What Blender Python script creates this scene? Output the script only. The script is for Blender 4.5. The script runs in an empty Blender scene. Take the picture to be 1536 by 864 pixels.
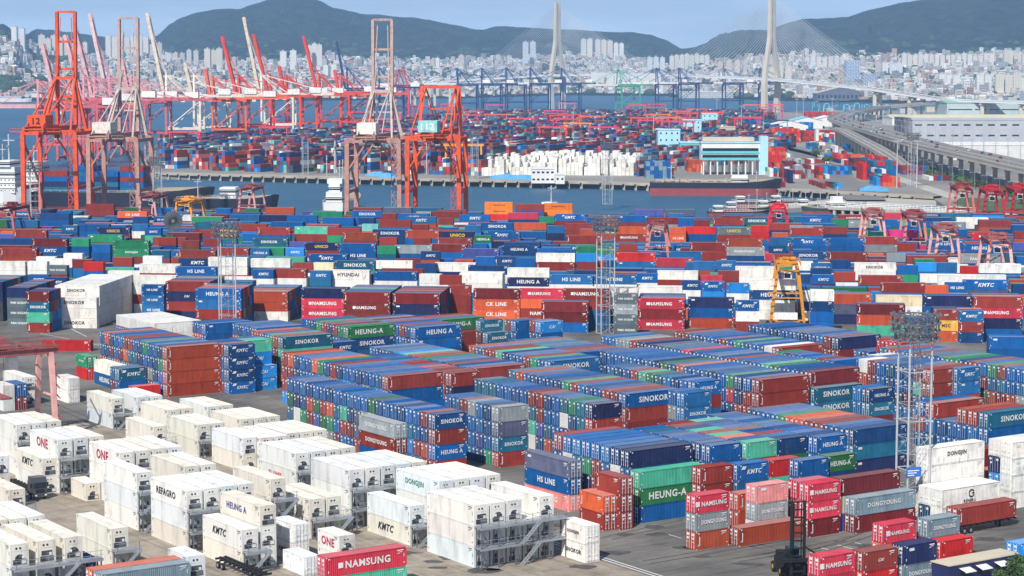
import bpy, math, random
import numpy as np
from mathutils import Vector, Matrix
random.seed(7)
RND = random.Random(11)
SC = bpy.context.scene
COL = SC.collection
# ------------------------------------------------------------------ camera, sky, sun, exposure
HAZE_D = 0.000058
CAMH = 68.0
FPX = 3200.0                      # focal length in pixels of the 1536 px wide photograph
PITCH = math.atan(328.0 / FPX)
cam = bpy.data.cameras.new('camera')
cam.sensor_width = 36.0
cam.lens = 36.0 * FPX / 1536.0
cam.clip_start = 1.0
cam.clip_end = 40000.0
camo = bpy.data.objects.new('camera', cam)
COL.objects.link(camo)
camo.location = (0, 0, CAMH)
camo.rotation_euler = (math.pi / 2 - PITCH, 0, 0)
SC.camera = camo
world = bpy.data.worlds.new('World'); SC.world = world; world.use_nodes = True
SUN_EL = math.radians(47); SUN_AZ = math.radians(202)      # azimuth clockwise from +Y
wn = world.node_tree.nodes; wl = world.node_tree.links
bg = wn['Background']
sky = wn.new('ShaderNodeTexSky'); sky.sky_type = 'NISHITA'; sky.sun_disc = False
sky.sun_elevation = SUN_EL; sky.sun_rotation = SUN_AZ
sky.altitude = 0; sky.air_density = 1.0; sky.dust_density = 2.2; sky.ozone_density = 3.0
tint = wn.new('ShaderNodeMix'); tint.data_type = 'RGBA'; tint.blend_type = 'MULTIPLY'
tint.inputs[0].default_value = 1.0
tint.inputs[7].default_value = (0.82, 0.96, 1.18, 1)
tcw = wn.new('ShaderNodeTexCoord'); mpw = wn.new('ShaderNodeMapping'); mpw.inputs['Scale'].default_value = (3.0, 3.0, 26.0)
nzw = wn.new('ShaderNodeTexNoise'); nzw.inputs['Scale'].default_value = 2.2; nzw.inputs['Detail'].default_value = 6
rpw = wn.new('ShaderNodeValToRGB'); rpw.color_ramp.elements[0].position = .45; rpw.color_ramp.elements[1].position = .78; rpw.color_ramp.elements[1].color = (.4, .4, .4, 1); rpw.color_ramp.elements[0].color = (0, 0, 0, 1)
cld = wn.new('ShaderNodeMix'); cld.data_type = 'RGBA'; cld.inputs[7].default_value = (7.8, 9.9, 12.6, 1)
wl.new(tcw.outputs['Generated'], mpw.inputs['Vector']); wl.new(mpw.outputs[0], nzw.inputs['Vector']); wl.new(nzw.outputs[0], rpw.inputs[0]); 
spw = wn.new('ShaderNodeSeparateXYZ'); wl.new(tcw.outputs['Generated'], spw.inputs[0])
hzr = wn.new('ShaderNodeMapRange'); hzr.inputs[1].default_value = 0.0; hzr.inputs[2].default_value = 0.22; hzr.inputs[3].default_value = .85; hzr.inputs[4].default_value = 0.0; wl.new(spw.outputs[2], hzr.inputs[0])
adw = wn.new('ShaderNodeMath'); adw.operation = 'ADD'; adw.use_clamp = True; wl.new(rpw.outputs[0], adw.inputs[0]); wl.new(hzr.outputs[0], adw.inputs[1]); wl.new(adw.outputs[0], cld.inputs[0])
wl.new(sky.outputs[0], tint.inputs[6]); wl.new(tint.outputs[2], cld.inputs[6]); wl.new(cld.outputs[2], bg.inputs[0])
bg.inputs[1].default_value = 0.072
sun = bpy.data.lights.new('sun', 'SUN'); sun.energy = 5.0; sun.angle = math.radians(0.5)
sun.color = (1.0, 0.95, 0.88)
suno = bpy.data.objects.new('sun', sun); COL.objects.link(suno)
sdir = Vector((math.sin(SUN_AZ) * math.cos(SUN_EL), math.cos(SUN_AZ) * math.cos(SUN_EL), math.sin(SUN_EL)))
suno.rotation_euler = sdir.to_track_quat('Z', 'Y').to_euler()
suno.location = (0, 0, 400)
SC.view_settings.view_transform = 'Standard'; SC.view_settings.look = 'None'
SC.view_settings.exposure = 0.10; SC.view_settings.gamma = 1.0
SC.view_settings.use_curve_mapping = False
SC.cycles.max_bounces = 5; SC.cycles.diffuse_bounces = 2; SC.cycles.glossy_bounces = 2
SC.cycles.transmission_bounces = 2; SC.cycles.volume_bounces = 1
SC.cycles.use_denoising = True
SC.cycles.use_adaptive_sampling = True
# ------------------------------------------------------------------ projection helpers
CP, SP = math.cos(PITCH), math.sin(PITCH)
def ray(px, py):
    x = (px - 768.0) / FPX; y = (432.0 - py) / FPX
    return (x, CP + y * SP, -SP + y * CP)
def P(px, py, z=0.0):
    r = ray(px, py); t = (z - CAMH) / r[2]
    return Vector((r[0] * t, r[1] * t, z))
def PD(px, py, d):
    """point on the pixel's ray at ground distance y = d"""
    r = ray(px, py); t = d / r[1]
    return Vector((r[0] * t, d, CAMH + r[2] * t))
def PR(x, y, z):
    dz = z - CAMH
    dep = y * CP - dz * SP
    up = y * SP + dz * CP
    return (768 + FPX * x / dep, 432 - FPX * up / dep, dep)
def srgb(h):
    h = h.lstrip('#'); c = [int(h[i:i + 2], 16) / 255 for i in (0, 2, 4)]
    return tuple(v / 12.92 if v <= 0.04045 else ((v + 0.055) / 1.055) ** 2.4 for v in c)
# ------------------------------------------------------------------ materials
def nodemat(name):
    m = bpy.data.materials.new(name); m.use_nodes = True
    nt = m.node_tree; b = nt.nodes['Principled BSDF']
    return m, nt, b
def noise(nt, scale, detail=3, coord=None, rough=0.55):
    n = nt.nodes.new('ShaderNodeTexNoise'); n.inputs['Scale'].default_value = scale
    n.inputs['Detail'].default_value = detail; n.inputs['Roughness'].default_value = rough
    if coord is not None: nt.links.new(coord, n.inputs['Vector'])
    return n
def ramp(nt, src, stops):
    r = nt.nodes.new('ShaderNodeValToRGB'); e = r.color_ramp.elements
    while len(e) > 1: e.remove(e[-1])
    e[0].position = stops[0][0]; e[0].color = (*stops[0][1], 1)
    for p, c in stops[1:]:
        k = e.new(p); k.color = (*c, 1)
    nt.links.new(src, r.inputs[0]); return r
def mix(nt, a, b, fac, mode='MIX'):
    m = nt.nodes.new('ShaderNodeMix'); m.data_type = 'RGBA'; m.blend_type = mode
    for idx, v in ((6, a), (7, b)):
        if hasattr(v, 'links') or hasattr(v, 'is_linked'): nt.links.new(v, m.inputs[idx])
        else: m.inputs[idx].default_value = (*v, 1)
    if hasattr(fac, 'is_linked'): nt.links.new(fac, m.inputs[0])
    else: m.inputs[0].default_value = fac
    return m.outputs[2]
def objcoord(nt):
    return nt.nodes.new('ShaderNodeTexCoord').outputs['Object']
def worldpos(nt):
    return nt.nodes.new('ShaderNodeNewGeometry').outputs['Position']
def flat(name, col, rough=0.6, metal=0.0, var=0.15, vscale=0.6):
    m, nt, b = nodemat(name)
    if isinstance(col, str): col = srgb(col)
    n = noise(nt, vscale, 4, worldpos(nt))
    r = ramp(nt, n.outputs[0], [(0.3, tuple(1 - var for _ in range(3))), (0.7, (1 + var * 0.3,) * 3)])
    nt.links.new(mix(nt, col, r.outputs[0], 1.0, 'MULTIPLY'), b.inputs['Base Color'])
    b.inputs['Roughness'].default_value = rough; b.inputs['Metallic'].default_value = metal
    return m
def paint(name, attr=None, rust=True, sheen_dust=0.0):
    """weathered container / steel paint; colour from the object's own colour or from the mesh's face colours"""
    m, nt, b = nodemat(name)
    if attr:
        a = nt.nodes.new('ShaderNodeAttribute'); a.attribute_name = attr; src = a.outputs['Color']
    else:
        src = nt.nodes.new('ShaderNodeObjectInfo').outputs['Color']
    pos = worldpos(nt)
    mp = nt.nodes.new('ShaderNodeMapping'); mp.inputs['Scale'].default_value = (1, 1, 0.25)
    nt.links.new(pos, mp.inputs['Vector'])
    n1 = noise(nt, 0.55, 5, mp.outputs[0], 0.7)
    r1 = ramp(nt, n1.outputs[0], [(0.25, (0.66, 0.66, 0.67)), (0.5, (1, 1, 1)), (0.8, (1.12, 1.1, 1.08))])
    c = mix(nt, src, r1.outputs[0], 1.0, 'MULTIPLY')
    if not attr and rust != 'clean':
        bk = nt.nodes.new('ShaderNodeTexBrick'); bk.offset = .37; bk.inputs['Scale'].default_value = 1; bk.inputs['Brick Width'].default_value = 1.7; bk.inputs['Row Height'].default_value = 1.25; bk.inputs['Mortar Size'].default_value = 0
        bk.inputs['Color1'].default_value = (.80, .80, .82, 1); bk.inputs['Color2'].default_value = (1.12, 1.1, 1.08, 1); bk.inputs['Bias'].default_value = .35
        mpb = nt.nodes.new('ShaderNodeMapping'); mpb.inputs['Rotation'].default_value = (math.pi / 2, 0, 0); nt.links.new(objcoord(nt), mpb.inputs['Vector'])
        oi2 = nt.nodes.new('ShaderNodeObjectInfo'); ad = nt.nodes.new('ShaderNodeVectorMath'); ad.operation = 'ADD'; nt.links.new(mpb.outputs[0], ad.inputs[0])
        sc_ = nt.nodes.new('ShaderNodeMath'); sc_.operation = 'MULTIPLY'; sc_.inputs[1].default_value = 97.0; nt.links.new(oi2.outputs['Random'], sc_.inputs[0]); nt.links.new(sc_.outputs[0], ad.inputs[1])
        nt.links.new(ad.outputs[0], bk.inputs['Vector']); c = mix(nt, c, bk.outputs[0], .85, 'MULTIPLY')
    if rust == 'clean': rust = False
    if rust:
        n2 = noise(nt, 1.7, 6, mp.outputs[0], 0.75)
        r2 = ramp(nt, n2.outputs[0], [(0.57, (0, 0, 0)), (0.68, (1, 1, 1))])
        k = nt.nodes.new('ShaderNodeMath'); k.operation = 'MULTIPLY'; k.inputs[1].default_value = 0.35 if attr else 0.68
        nt.links.new(r2.outputs[0], k.inputs[0])
        c = mix(nt, c, (0.13, 0.075, 0.05), k.outputs[0])
    if sheen_dust:
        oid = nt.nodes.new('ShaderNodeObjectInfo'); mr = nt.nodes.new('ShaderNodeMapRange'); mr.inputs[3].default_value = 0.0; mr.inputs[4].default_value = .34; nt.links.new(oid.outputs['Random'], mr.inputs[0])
        c = mix(nt, c, (.46, .46, .46), mr.outputs[0])  # grey paling: sky sheen painted into the colour, together with dust and fading
    nt.links.new(c, b.inputs['Base Color'])
    b.inputs['Roughness'].default_value = 0.7
    b.inputs['Specular IOR Level'].default_value = 0.08
    return m
M_PAINT = paint('container_paint')
M_PAINTW = paint('reefer_paint', None, 'clean')
M_PAINTA = paint('container_paint_faces', 'Col')
M_SHEENDUST = paint('sheen_dust_roof_paint', None, True, .07)  # roof paint paled for sky gloss as well as dust, varying per container
M_STEEL = paint('steel_paint', None, True)
M_CITY = paint('wall_paint_faces', 'Col', False)
M_WHITE = flat('white_marking', '#e8e8e4', 0.6, 0, 0.2, 2.0)
M_DARKMARK = flat('dark_marking', '#2b2c38', 0.6)
M_MAG = flat('magenta_marking', '#b3214f', 0.6)
M_YEL = flat('yellow_marking', '#e3bd3d', 0.6)
M_GRN = flat('green_marking', '#3e7d6c', 0.6)
M_VIO = flat('violet_marking', '#4b4a94', 0.6)
M_PINKM = flat('red_marking', '#d4304a', 0.6)
M_BLACK = flat('black_rubber', '#17171a', 0.7)
M_GALV = flat('galvanised_steel', '#a9b0b6', 0.45, 0.4)
M_GREY = flat('grey_steel', '#70757c', 0.5, 0.3)
M_GLASS = flat('dark_glass', '#1b2a36', 0.12, 0.0, 0.05)
M_CONC = flat('concrete', '#b5aea2', 0.85, 0, 0.3, 0.15)
M_RODS = flat('door_rods', '#e3e9ee', 0.4, 0.2)
# ------------------------------------------------------------------ mesh builder
class MB:
    def __init__(s): s.v = []; s.f = []; s.m = []; s.c = []
    def quad(s, pts, mi=0, col=None):
        n = len(s.v); s.v.extend([tuple(p) for p in pts]); s.f.append(tuple(range(n, n + len(pts)))); s.m.append(mi); s.c.append(col)
    def box(s, x0, y0, z0, x1, y1, z1, mi=0, col=None, M=None, skip=''):
        c = [(x0, y0, z0), (x1, y0, z0), (x1, y1, z0), (x0, y1, z0), (x0, y0, z1), (x1, y0, z1), (x1, y1, z1), (x0, y1, z1)]
        if M is not None: c = [tuple(M @ Vector(p)) for p in c]
        n = len(s.v); s.v.extend(c)
        for k, q in (('b', (0, 3, 2, 1)), ('t', (4, 5, 6, 7)), ('f', (0, 1, 5, 4)), ('r', (1, 2, 6, 5)), ('k', (2, 3, 7, 6)), ('l', (3, 0, 4, 7))):
            if k in skip: continue
            s.f.append(tuple(n + i for i in q)); s.m.append(mi); s.c.append(col)
    def bar(s, p, q, w=0.3, h=None, mi=0, col=None):
        p = Vector(p); q = Vector(q); d = q - p
        if d.length < 1e-6: return
        h = h or w; d.normalize()
        up = Vector((0, 0, 1)) if abs(d.z) < 0.95 else Vector((0, 1, 0))
        sd = d.cross(up).normalized(); u2 = sd.cross(d).normalized()
        n = len(s.v)
        for b in (p, q):
            for a, c in ((-1, -1), (1, -1), (1, 1), (-1, 1)):
                s.v.append(tuple(b + sd * (a * w / 2) + u2 * (c * h / 2)))
        for f in ((3, 2, 1, 0), (4, 5, 6, 7), (0, 1, 5, 4), (1, 2, 6, 5), (2, 3, 7, 6), (3, 0, 4, 7)):
            s.f.append(tuple(n + i for i in f)); s.m.append(mi); s.c.append(col)
    def cyl(s, p, q, r, n=10, mi=0, col=None, r2=None):
        p = Vector(p); q = Vector(q); d = (q - p).normalized(); r2 = r if r2 is None else r2
        up = Vector((0, 0, 1)) if abs(d.z) < 0.95 else Vector((0, 1, 0))
        a = d.cross(up).normalized(); b = a.cross(d); k = len(s.v)
        for c, rr in ((p, r), (q, r2)):
            for i in range(n):
                t = 2 * math.pi * i / n; s.v.append(tuple(c + a * (rr * math.cos(t)) + b * (rr * math.sin(t))))
        for i in range(n):
            j = (i + 1) % n; s.f.append((k + i, k + j, k + n + j, k + n + i)); s.m.append(mi); s.c.append(col)
        s.f.append(tuple(k + i for i in reversed(range(n)))); s.m.append(mi); s.c.append(col)
        s.f.append(tuple(k + n + i for i in range(n))); s.m.append(mi); s.c.append(col)
    def mesh(s, name, mats, colattr=False, smooth=False):
        me = bpy.data.meshes.new(name); me.from_pydata(s.v, [], s.f)
        for m in (mats if isinstance(mats, (list, tuple)) else [mats]): me.materials.append(m)
        if any(s.m): me.polygons.foreach_set('material_index', s.m)
        if colattr:
            at = me.color_attributes.new('Col', 'FLOAT_COLOR', 'CORNER')
            arr = np.ones((len(me.loops), 4), dtype=np.float32)
            tot = np.array([len(f) for f in s.f]); cc = np.array([c if c is not None else (.5, .5, .5) for c in s.c], dtype=np.float32)
            arr[:, :3] = np.repeat(cc, tot, axis=0)
            at.data.foreach_set('color', arr.ravel())
        if smooth: me.polygons.foreach_set('use_smooth', [True] * len(me.polygons))
        me.update(); return me
    def build(s, name, mats, parent=None, loc=None, rot=0, color=None, colattr=False, smooth=False):
        return obj(name, s.mesh(name, mats, colattr, smooth), parent, loc, rot, color)
def obj(name, me, parent=None, loc=None, rot=0, color=None):
    o = bpy.data.objects.new(name, me); COL.objects.link(o)
    if parent is not None: o.parent = parent
    if loc is not None: o.location = loc
    if rot: o.rotation_euler = (0, 0, rot)
    if color is not None: o.color = (*color, 1)
    return o
def tag(o, label=None, cat=None, group=None, kind=None):
    if label: o['label'] = label
    if cat: o['category'] = cat
    if group: o['group'] = group
    if kind: o['kind'] = kind
    return o
def empty(name, loc=(0, 0, 0), rot=0, label=None, cat=None, group=None):
    o = bpy.data.objects.new(name, None); COL.objects.link(o); o.location = loc; o.rotation_euler = (0, 0, rot)
    o.empty_display_size = 0.5
    return tag(o, label, cat, group)
def copy_tree(o, parent=None):
    c = o.copy(); COL.objects.link(c); c.parent = parent
    for ch in o.children: copy_tree(ch, c)
    return c
def recolor(root, mapping):
    """object colours of a copied thing: mapping part name -> colour ('*' = all others)"""
    def rec(o):
        nm = o.name.split('.')[0]
        c = mapping.get(nm, mapping.get('*'))
        if c is not None and o.type == 'MESH': o.color = (*c, 1)
        for ch in o.children: rec(ch)
    rec(root)
ORD = ['first', 'second', 'third', 'fourth', 'fifth', 'sixth', 'seventh', 'eighth', 'ninth', 'tenth', 'eleventh', 'twelfth', 'thirteenth',
       'fourteenth', 'fifteenth', 'sixteenth', 'seventeenth', 'eighteenth', 'nineteenth', 'twentieth']
_T = {2: 'twenty', 3: 'thirty', 4: 'forty', 5: 'fifty', 6: 'sixty', 7: 'seventy', 8: 'eighty', 9: 'ninety'}
def ordinal(i):
    if i < 20: return ORD[i]
    n = i + 1
    pre = 'hundred and ' if n > 100 else ''
    if n == 100: return 'hundredth'
    n %= 100
    if n == 0: return 'two hundredth'
    if n <= 20: return pre + ORD[n - 1]
    t, u = divmod(n, 10)
    if u == 0: return pre + _T[t][:-1] + 'ieth'
    return pre + _T[t] + '-' + ORD[u - 1]
# ------------------------------------------------------------------ lettering
FONT_CACHE = {}
def text_mesh(txt, mat, bold=0.03):
    key = (txt, mat.name)
    if key in FONT_CACHE: return FONT_CACHE[key]
    cu = bpy.data.curves.new('lettering', 'FONT'); cu.body = txt; cu.size = 1.0; cu.offset = bold; cu.resolution_u = 2
    cu.space_character = 1.12; cu.shear = .3 if txt in ('KMTC', 'CAI') else 0
    o = bpy.data.objects.new('lettering', cu); COL.objects.link(o)
    dg = bpy.context.evaluated_depsgraph_get(); dg.update()
    me = bpy.data.meshes.new_from_object(o.evaluated_get(dg))
    bpy.data.objects.remove(o); bpy.data.curves.remove(cu)
    co = np.zeros(len(me.vertices) * 3); me.vertices.foreach_get('co', co); co = co.reshape(-1, 3)
    if len(co):
        lo = co.min(0); hi = co.max(0)
        co[:, 0] = (co[:, 0] - (lo[0] + hi[0]) / 2) / (hi[1] - lo[1]); co[:, 1] = (co[:, 1] - (lo[1] + hi[1]) / 2) / (hi[1] - lo[1])
        w = (hi[0] - lo[0]) / (hi[1] - lo[1])
        # stand the text up: x stays, y -> z
        co = np.stack([co[:, 0], np.zeros(len(co)), co[:, 1]], 1)
    else: w = 1
    me.vertices.foreach_set('co', co.ravel()); me.materials.clear(); me.materials.append(mat); me.update()
    me.name = 'lettering'
    FONT_CACHE[key] = (me, w); return FONT_CACHE[key]
# ================================================================== containers
PAL = {
 'b': '#165a9c', 'n': '#26305a', 'tb': '#256482', 'lb': '#2a86cf', 'dg': '#2a6b40', 'g': '#2b8a60', 'mt': '#52b596',
 'r': '#8c3830', 'dr': '#752a2c', 'rd': '#c22c2b', 'br': '#a8482f', 'or': '#d2603a', 'oy': '#ea7c28', 'pk': '#c33a4c', 'pp': '#d98a87',
 'w': '#e6e4dc', 'wc': '#e2ddcf', 'wg': '#dde1e0', 'cr': '#e2d2ad', 'gy': '#8f979a', 'g_': '#5f6d72', 'gb': '#7b919d', 'gn': '#5a6079', 'bl': '#4e5aa0',
 'pu': '#6a4e86', 'mg': '#d83a86', 'ye': '#dfa848', 'lt': '#79c0bd', 'k': '#3a3f47'}
PAL = {k: srgb(v) for k, v in PAL.items()}
WORD = {'b': 'blue', 'n': 'navy', 'tb': 'steel blue', 'lb': 'light blue', 'dg': 'dark green', 'g': 'green', 'mt': 'mint green', 'r': 'brick red', 'dr': 'maroon',
 'rd': 'bright red', 'br': 'rust brown', 'or': 'orange red', 'oy': 'bright orange', 'pk': 'crimson', 'pp': 'faded pink', 'w': 'white', 'wc': 'cream', 'wg': 'cool white',
 'cr': 'beige', 'gy': 'grey', 'g_': 'slate grey', 'gb': 'blue-grey', 'gn': 'purplish grey', 'bl': 'violet blue', 'pu': 'purple', 'mg': 'magenta', 'ye': 'yellow', 'lt': 'pale teal', 'k': 'charcoal'}
LOGO = {  # text, material, height (m), centre offset fraction along the side
 'S': ('SINOKOR', M_WHITE, .95), 'H': ('HEUNG A', M_WHITE, .95), 'N': ('NAMSUNG', M_WHITE, .85), 'K': ('KMTC', M_WHITE, .95), 'L': ('HS LINE', M_WHITE, .9),
 'U': ('UNICO', M_YEL, 1.0), 'C': ('CK LINE', M_WHITE, .95), 'A': ('CAI', M_WHITE, .95), 'D': ('DONGYOUNG', M_WHITE, .75), 'J': ('DONGJIN', M_DARKMARK, .75), 'Y': ('HYUNDAI', M_DARKMARK, .9),
 'O': ('ONE', M_MAG, 1.5), 'P': ('PAN OCEAN', M_WHITE, .75), 'R': ('REFAGRO', M_DARKMARK, 1.0), 'G': ('Hapag-Lloyd', M_DARKMARK, .8), 'T': ('TS LINES', M_PINKM, .8),
 'SD': ('SINOKOR', M_DARKMARK, .8), 'KD': ('KMTC', M_DARKMARK, 1.0), 'HV': ('HEUNG A', M_VIO, 1.0), 'JG': ('DONGJIN', M_GRN, 1.0), 'M': ('MSC', M_DARKMARK, 1.1), 'X': ('RENERU', M_DARKMARK, .5),
 'S4': ('SINOKOR', M_WHITE, .95), 'HG': ('HEUNG-A', M_WHITE, 1.05), 'E': ('DONGJIN', M_WHITE, .8), 'F': ('CAI', M_WHITE, .6), 'Z': ('TRITON', M_WHITE, .35), 'Q': ('HMM', M_WHITE, .8)}
LMAT = {M_WHITE.name: (.8, .8, .77), M_DARKMARK.name: (.03, .03, .05), M_MAG.name: srgb('#b3214f'), M_YEL.name: srgb('#e3bd3d'), M_GRN.name: srgb('#3e7d6c'), M_VIO.name: srgb('#4b4a94'), M_PINKM.name: srgb('#d4304a')}
CW = 2.44
LL = {40: 12.19, 20: 6.06}
GA = math.radians(34.0)      # near yard grid
GB = math.radians(-5.9)      # far yard grid
COLS = []                     # columns: footprint records
CONTS = []                    # container records
def rect_pts(x, y, rot, L, W, sh=0.0):
    c, s = math.cos(rot), math.sin(rot)
    return [(x + a * c - b * s, y + a * s + b * c) for a, b in ((sh, sh), (L - sh, sh), (L - sh, W - sh), (sh, W - sh))]
def overlap(A, B):
    for R in (A, B):
        for i in range(2):
            ex, ey = R[i + 1][0] - R[i][0], R[i + 1][1] - R[i][1]
            a = [ex * p[0] + ey * p[1] for p in A]; b = [ex * p[0] + ey * p[1] for p in B]
            if max(a) <= min(b) or max(b) <= min(a): return False
    return True
GRIDC = {}
def free(x, y, rot, L, W=CW, sh=0.12):
    R = rect_pts(x, y, rot, L, W, sh); cx = sum(p[0] for p in R) / 4; cy = sum(p[1] for p in R) / 4
    gi, gj = int(cx // 15), int(cy // 15)
    for i in (gi - 1, gi, gi + 1):
        for j in (gj - 1, gj, gj + 1):
            for Q in GRIDC.get((i, j), ()):
                if overlap(R, Q): return False
    return True
def occupy(x, y, rot, L, W=CW):
    R = rect_pts(x, y, rot, L, W); cx = sum(p[0] for p in R) / 4; cy = sum(p[1] for p in R) / 4
    GRIDC.setdefault((int(cx // 15), int(cy // 15)), []).append(R)
RANDC = ['b'] * 20 + ['r'] * 4 + ['n'] * 2 + ['tb'] * 5 + ['br'] * 3 + ['dr'] * 2 + ['dg', 'g', 'mt', 'gy', 'or', 'lb', 'w', 'pk', 'bl', 'gn']
def tok(t):
    if '=' in t: a, b = t.split('='); return a, b
    return t, None
DROPPED = []
def column(x, y, rot, L, toks, h, kind, block, idx, door=0, side=False):
    """toks: bottom -> top"""
    if not free(x, y, rot, L): DROPPED.append((block, idx)); return False
    occupy(x, y, rot, L)
    for k, t in enumerate(toks):
        c, lg = tok(t)
        j = RND.uniform(-.05, .05) if idx else 0
        CONTS.append(dict(x=x, y=y, z=k * h, rot=rot, L=L, h=h, c=c, logo=lg, kind=kind, block=block, idx=idx, tier=k, nt=len(toks), door=door, v=RND.uniform(.74, 1.14), jx=j))
    return True
NB = [0]
OFFS = sorted([(a * .35, b * .35) for a in range(-5, 6) for b in range(-3, 9)], key=lambda q: abs(q[0]) * 1.1 + abs(q[1]))
def best_offset(pos, rot, Lm):
    """small shift of a whole block (along its long axis, away from the camera) that frees all its columns"""
    c, s = math.cos(rot), math.sin(rot); best = None
    for a, b in OFFS:
        ox, oy = a * c - b * s, a * s + b * c
        bad = sum(0 if free(x + ox, y + oy, rot, Lm) else 1 for x, y in pos)
        if best is None or bad < best[0]: best = (bad, ox, oy)
        if bad == 0: break
    return best[1], best[2]
def A(fx, fy, bx, by, T, L, front, tops='', desc='', rot=GA, n=None, h=2.62, prof=None, pitch=2.52):
    """block of containers side by side: front-left top corner pixel, back-left top corner pixel"""
    NB[0] += 1; Lm = LL[L]
    zt = T * h; p = P(fx, fy, zt)
    dx, dy = -math.sin(rot), math.cos(rot)
    if n is None:
        q = P(bx, by, zt); n = max(1, round(((q.x - p.x) * dx + (q.y - p.y) * dy) / pitch))
    fr = front.split(); tp = tops.split()
    ox, oy = best_offset([(p.x + dx * pitch * i, p.y + dy * pitch * i) for i in range(n)], rot, Lm); p = p + Vector((ox, oy, 0))
    for i in range(n):
        Ti = T if prof is None else prof[min(i, len(prof) - 1)]
        if i == 0: tk = (fr + [RND.choice(RANDC) for _ in range(T)])[:T][::-1]
        else:
            tk = [RND.choice(RANDC) for _ in range(Ti)]
            if i - 1 < len(tp): tk[-1] = 'b' if tp[i - 1] in ('r', 'or') and RND.random() < .22 else tp[i - 1]
            elif RND.random() < .25: tk[-1] = CONTS[-1]['c'] if CONTS else 'b'
        column(p.x + dx * pitch * i, p.y + dy * pitch * i, rot, Lm, tk, h, 'dry', desc or 'block', i)
def V(px, py, T, L, n, toks, desc='', kind='reefer', h=2.9, pitch=2.72, tiers=None, rot=GA - math.pi / 2, far=False, door=1):
    """row of containers whose long side looks at the camera's left: near top corner pixel, n side by side"""
    Lm = LL[L]; zt = T * h; p = P(px, py, zt)
    ux, uy = math.cos(rot), math.sin(rot)          # local x (towards the camera)
    wx, wy = -math.sin(rot), math.cos(rot)         # local y (away)
    if not far: p = p - Vector((ux * Lm, uy * Lm, 0))
    tl = toks.split()
    ox, oy = best_offset([(p.x + wx * pitch * i, p.y + wy * pitch * i) for i in range(n)], rot, Lm); p = p + Vector((ox, oy, 0))
    for i in range(n):
        Ti = tiers[i] if tiers else T
        if i == 0: tk = (tl + [tl[-1].split('=')[0]] * 9)[:Ti][::-1]
        elif kind == 'reefer': tk = [RND.choice(['w', 'wc', 'wc', 'w', 'wg']) for _ in range(Ti)]
        else: tk = [RND.choice(RANDC) for _ in range(Ti)]
        column(p.x + wx * pitch * i, p.y + wy * pitch * i, rot, Lm, tk, h, kind, desc or 'reefers', i, door=door)
    return p, n, T, Lm, h, rot
BVIS = []
def B(px, py, L, toks, n=1, T=4, h=2.66, desc='far', rot=GB):
    Lm = LL[L]; tk = toks.split()
    for Ti in (T, T - 1, T + 1, T - 2, T + 2):
        if Ti < len(tk) and Ti < 1: continue
        zt = Ti * h; p = P(px, py, zt)
        if free(p.x, p.y, rot, Lm, CW * min(n, 2)): break
    else: DROPPED.append((desc, px, py)); return
    s = PR(p.x, p.y, zt)[2]; s = FPX / s
    BVIS.append((px, px + Lm * s, py, py + h * s * len(tk), p.y))
    dx, dy = -math.sin(rot), math.cos(rot)
    for i in range(n):
        if i == 0: tt = (tk + [RND.choice(RANDC) for _ in range(9)])[:Ti][::-1]
        else: tt = [RND.choice(RANDC) for _ in range(Ti)]
        if i and (tk[0][0] == 'w'): tt = ['w' if q.startswith('w') else q for q in (['w'] * Ti)]
        column(p.x + dx * 2.5 * i, p.y + dy * 2.5 * i, rot, Lm, tt, h, 'dry', desc, i)
# ---------- near yard, grid A (photo pixel of the front-left top corner; of the back-left top corner)
A(960, 708, 0, 0, 3, 40, 'mt dg=HG b', '', 'the mint, green and blue stack on the open apron', n=1)
A(1045, 744, 0, 0, 3, 20, 'pk=N gy=D br', '', 'the three-high short stack on the open apron', n=1)
A(1109, 741, 0, 0, 2, 20, 'br br', '', 'the rust brown pair on the apron', n=1, h=2.62)
A(1109, 793, 0, 0, 1, 40, 'br', '', 'the lone low box on the apron', n=1)
A(1147, 732, 0, 0, 3, 20, 'pp gy=D wg', '', 'the pink over grey stack', n=1)
A(1207, 728, 0, 0, 3, 20, 'pk=N pk=N dr', 'pk', 'the crimson stack beside the reach stacker', n=2)
A(1284, 748, 0, 0, 2, 40, 'gb=D dr', 'cr', 'the blue-grey over maroon stack by the lamp tower', n=1)
A(1275, 722, 0, 0, 3, 40, 'dr cr bl', '', 'the maroon stack behind the lamp tower', n=1)
A(1414, 735, 0, 0, 2, 40, 'w=X w', 'w', 'the white stack right of the lamp tower', n=2, h=2.8)
A(1392, 673, 0, 0, 4, 40, 'w=J w w w', '', 'the tall white stack behind the lamp tower', n=1, h=2.7)
A(1437, 712, 0, 0, 2, 40, 'or dr', '', 'the orange stack at the apron edge', n=1)
A(1430, 680, 0, 0, 3, 40, 'r r r', '', 'the brick stack behind the orange one', n=1)
A(1519, 664, 1460, 650, 4, 40, 'w w w w', 'w', 'the white wall at the photo edge', n=2)
A(1327, 788, 0, 0, 2, 20, 'pk=N or', '', 'the crimson stack beyond the low trailer', n=1)
A(1394, 780, 0, 0, 2, 20, 'gb=D r', '', 'the blue-grey stack beyond the low trailer', n=1)
A(1357, 819, 0, 0, 2, 20, 'n gb=D', '', 'the navy stack beside the low trailer', n=1)
A(1408, 811, 0, 0, 1, 20, 'rd', '', 'the bright red box beside the low trailer', n=1)
A(1231, 836, 0, 0, 2, 20, 'pk=N pk', '', 'the crimson stack nearest the camera', n=1)
A(1296, 829, 0, 0, 2, 20, 'r=F rd', '', 'the brick stack nearest the camera', n=1)
A(489, 837, 0, 0, 2, 40, 'pk=N mt', '', 'the crimson box over mint near the reefer racks', n=1)
A(152, 862, 0, 0, 2, 40, 'gb r', 'or r', 'the blue-grey box nearest the camera', n=2)
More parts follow.
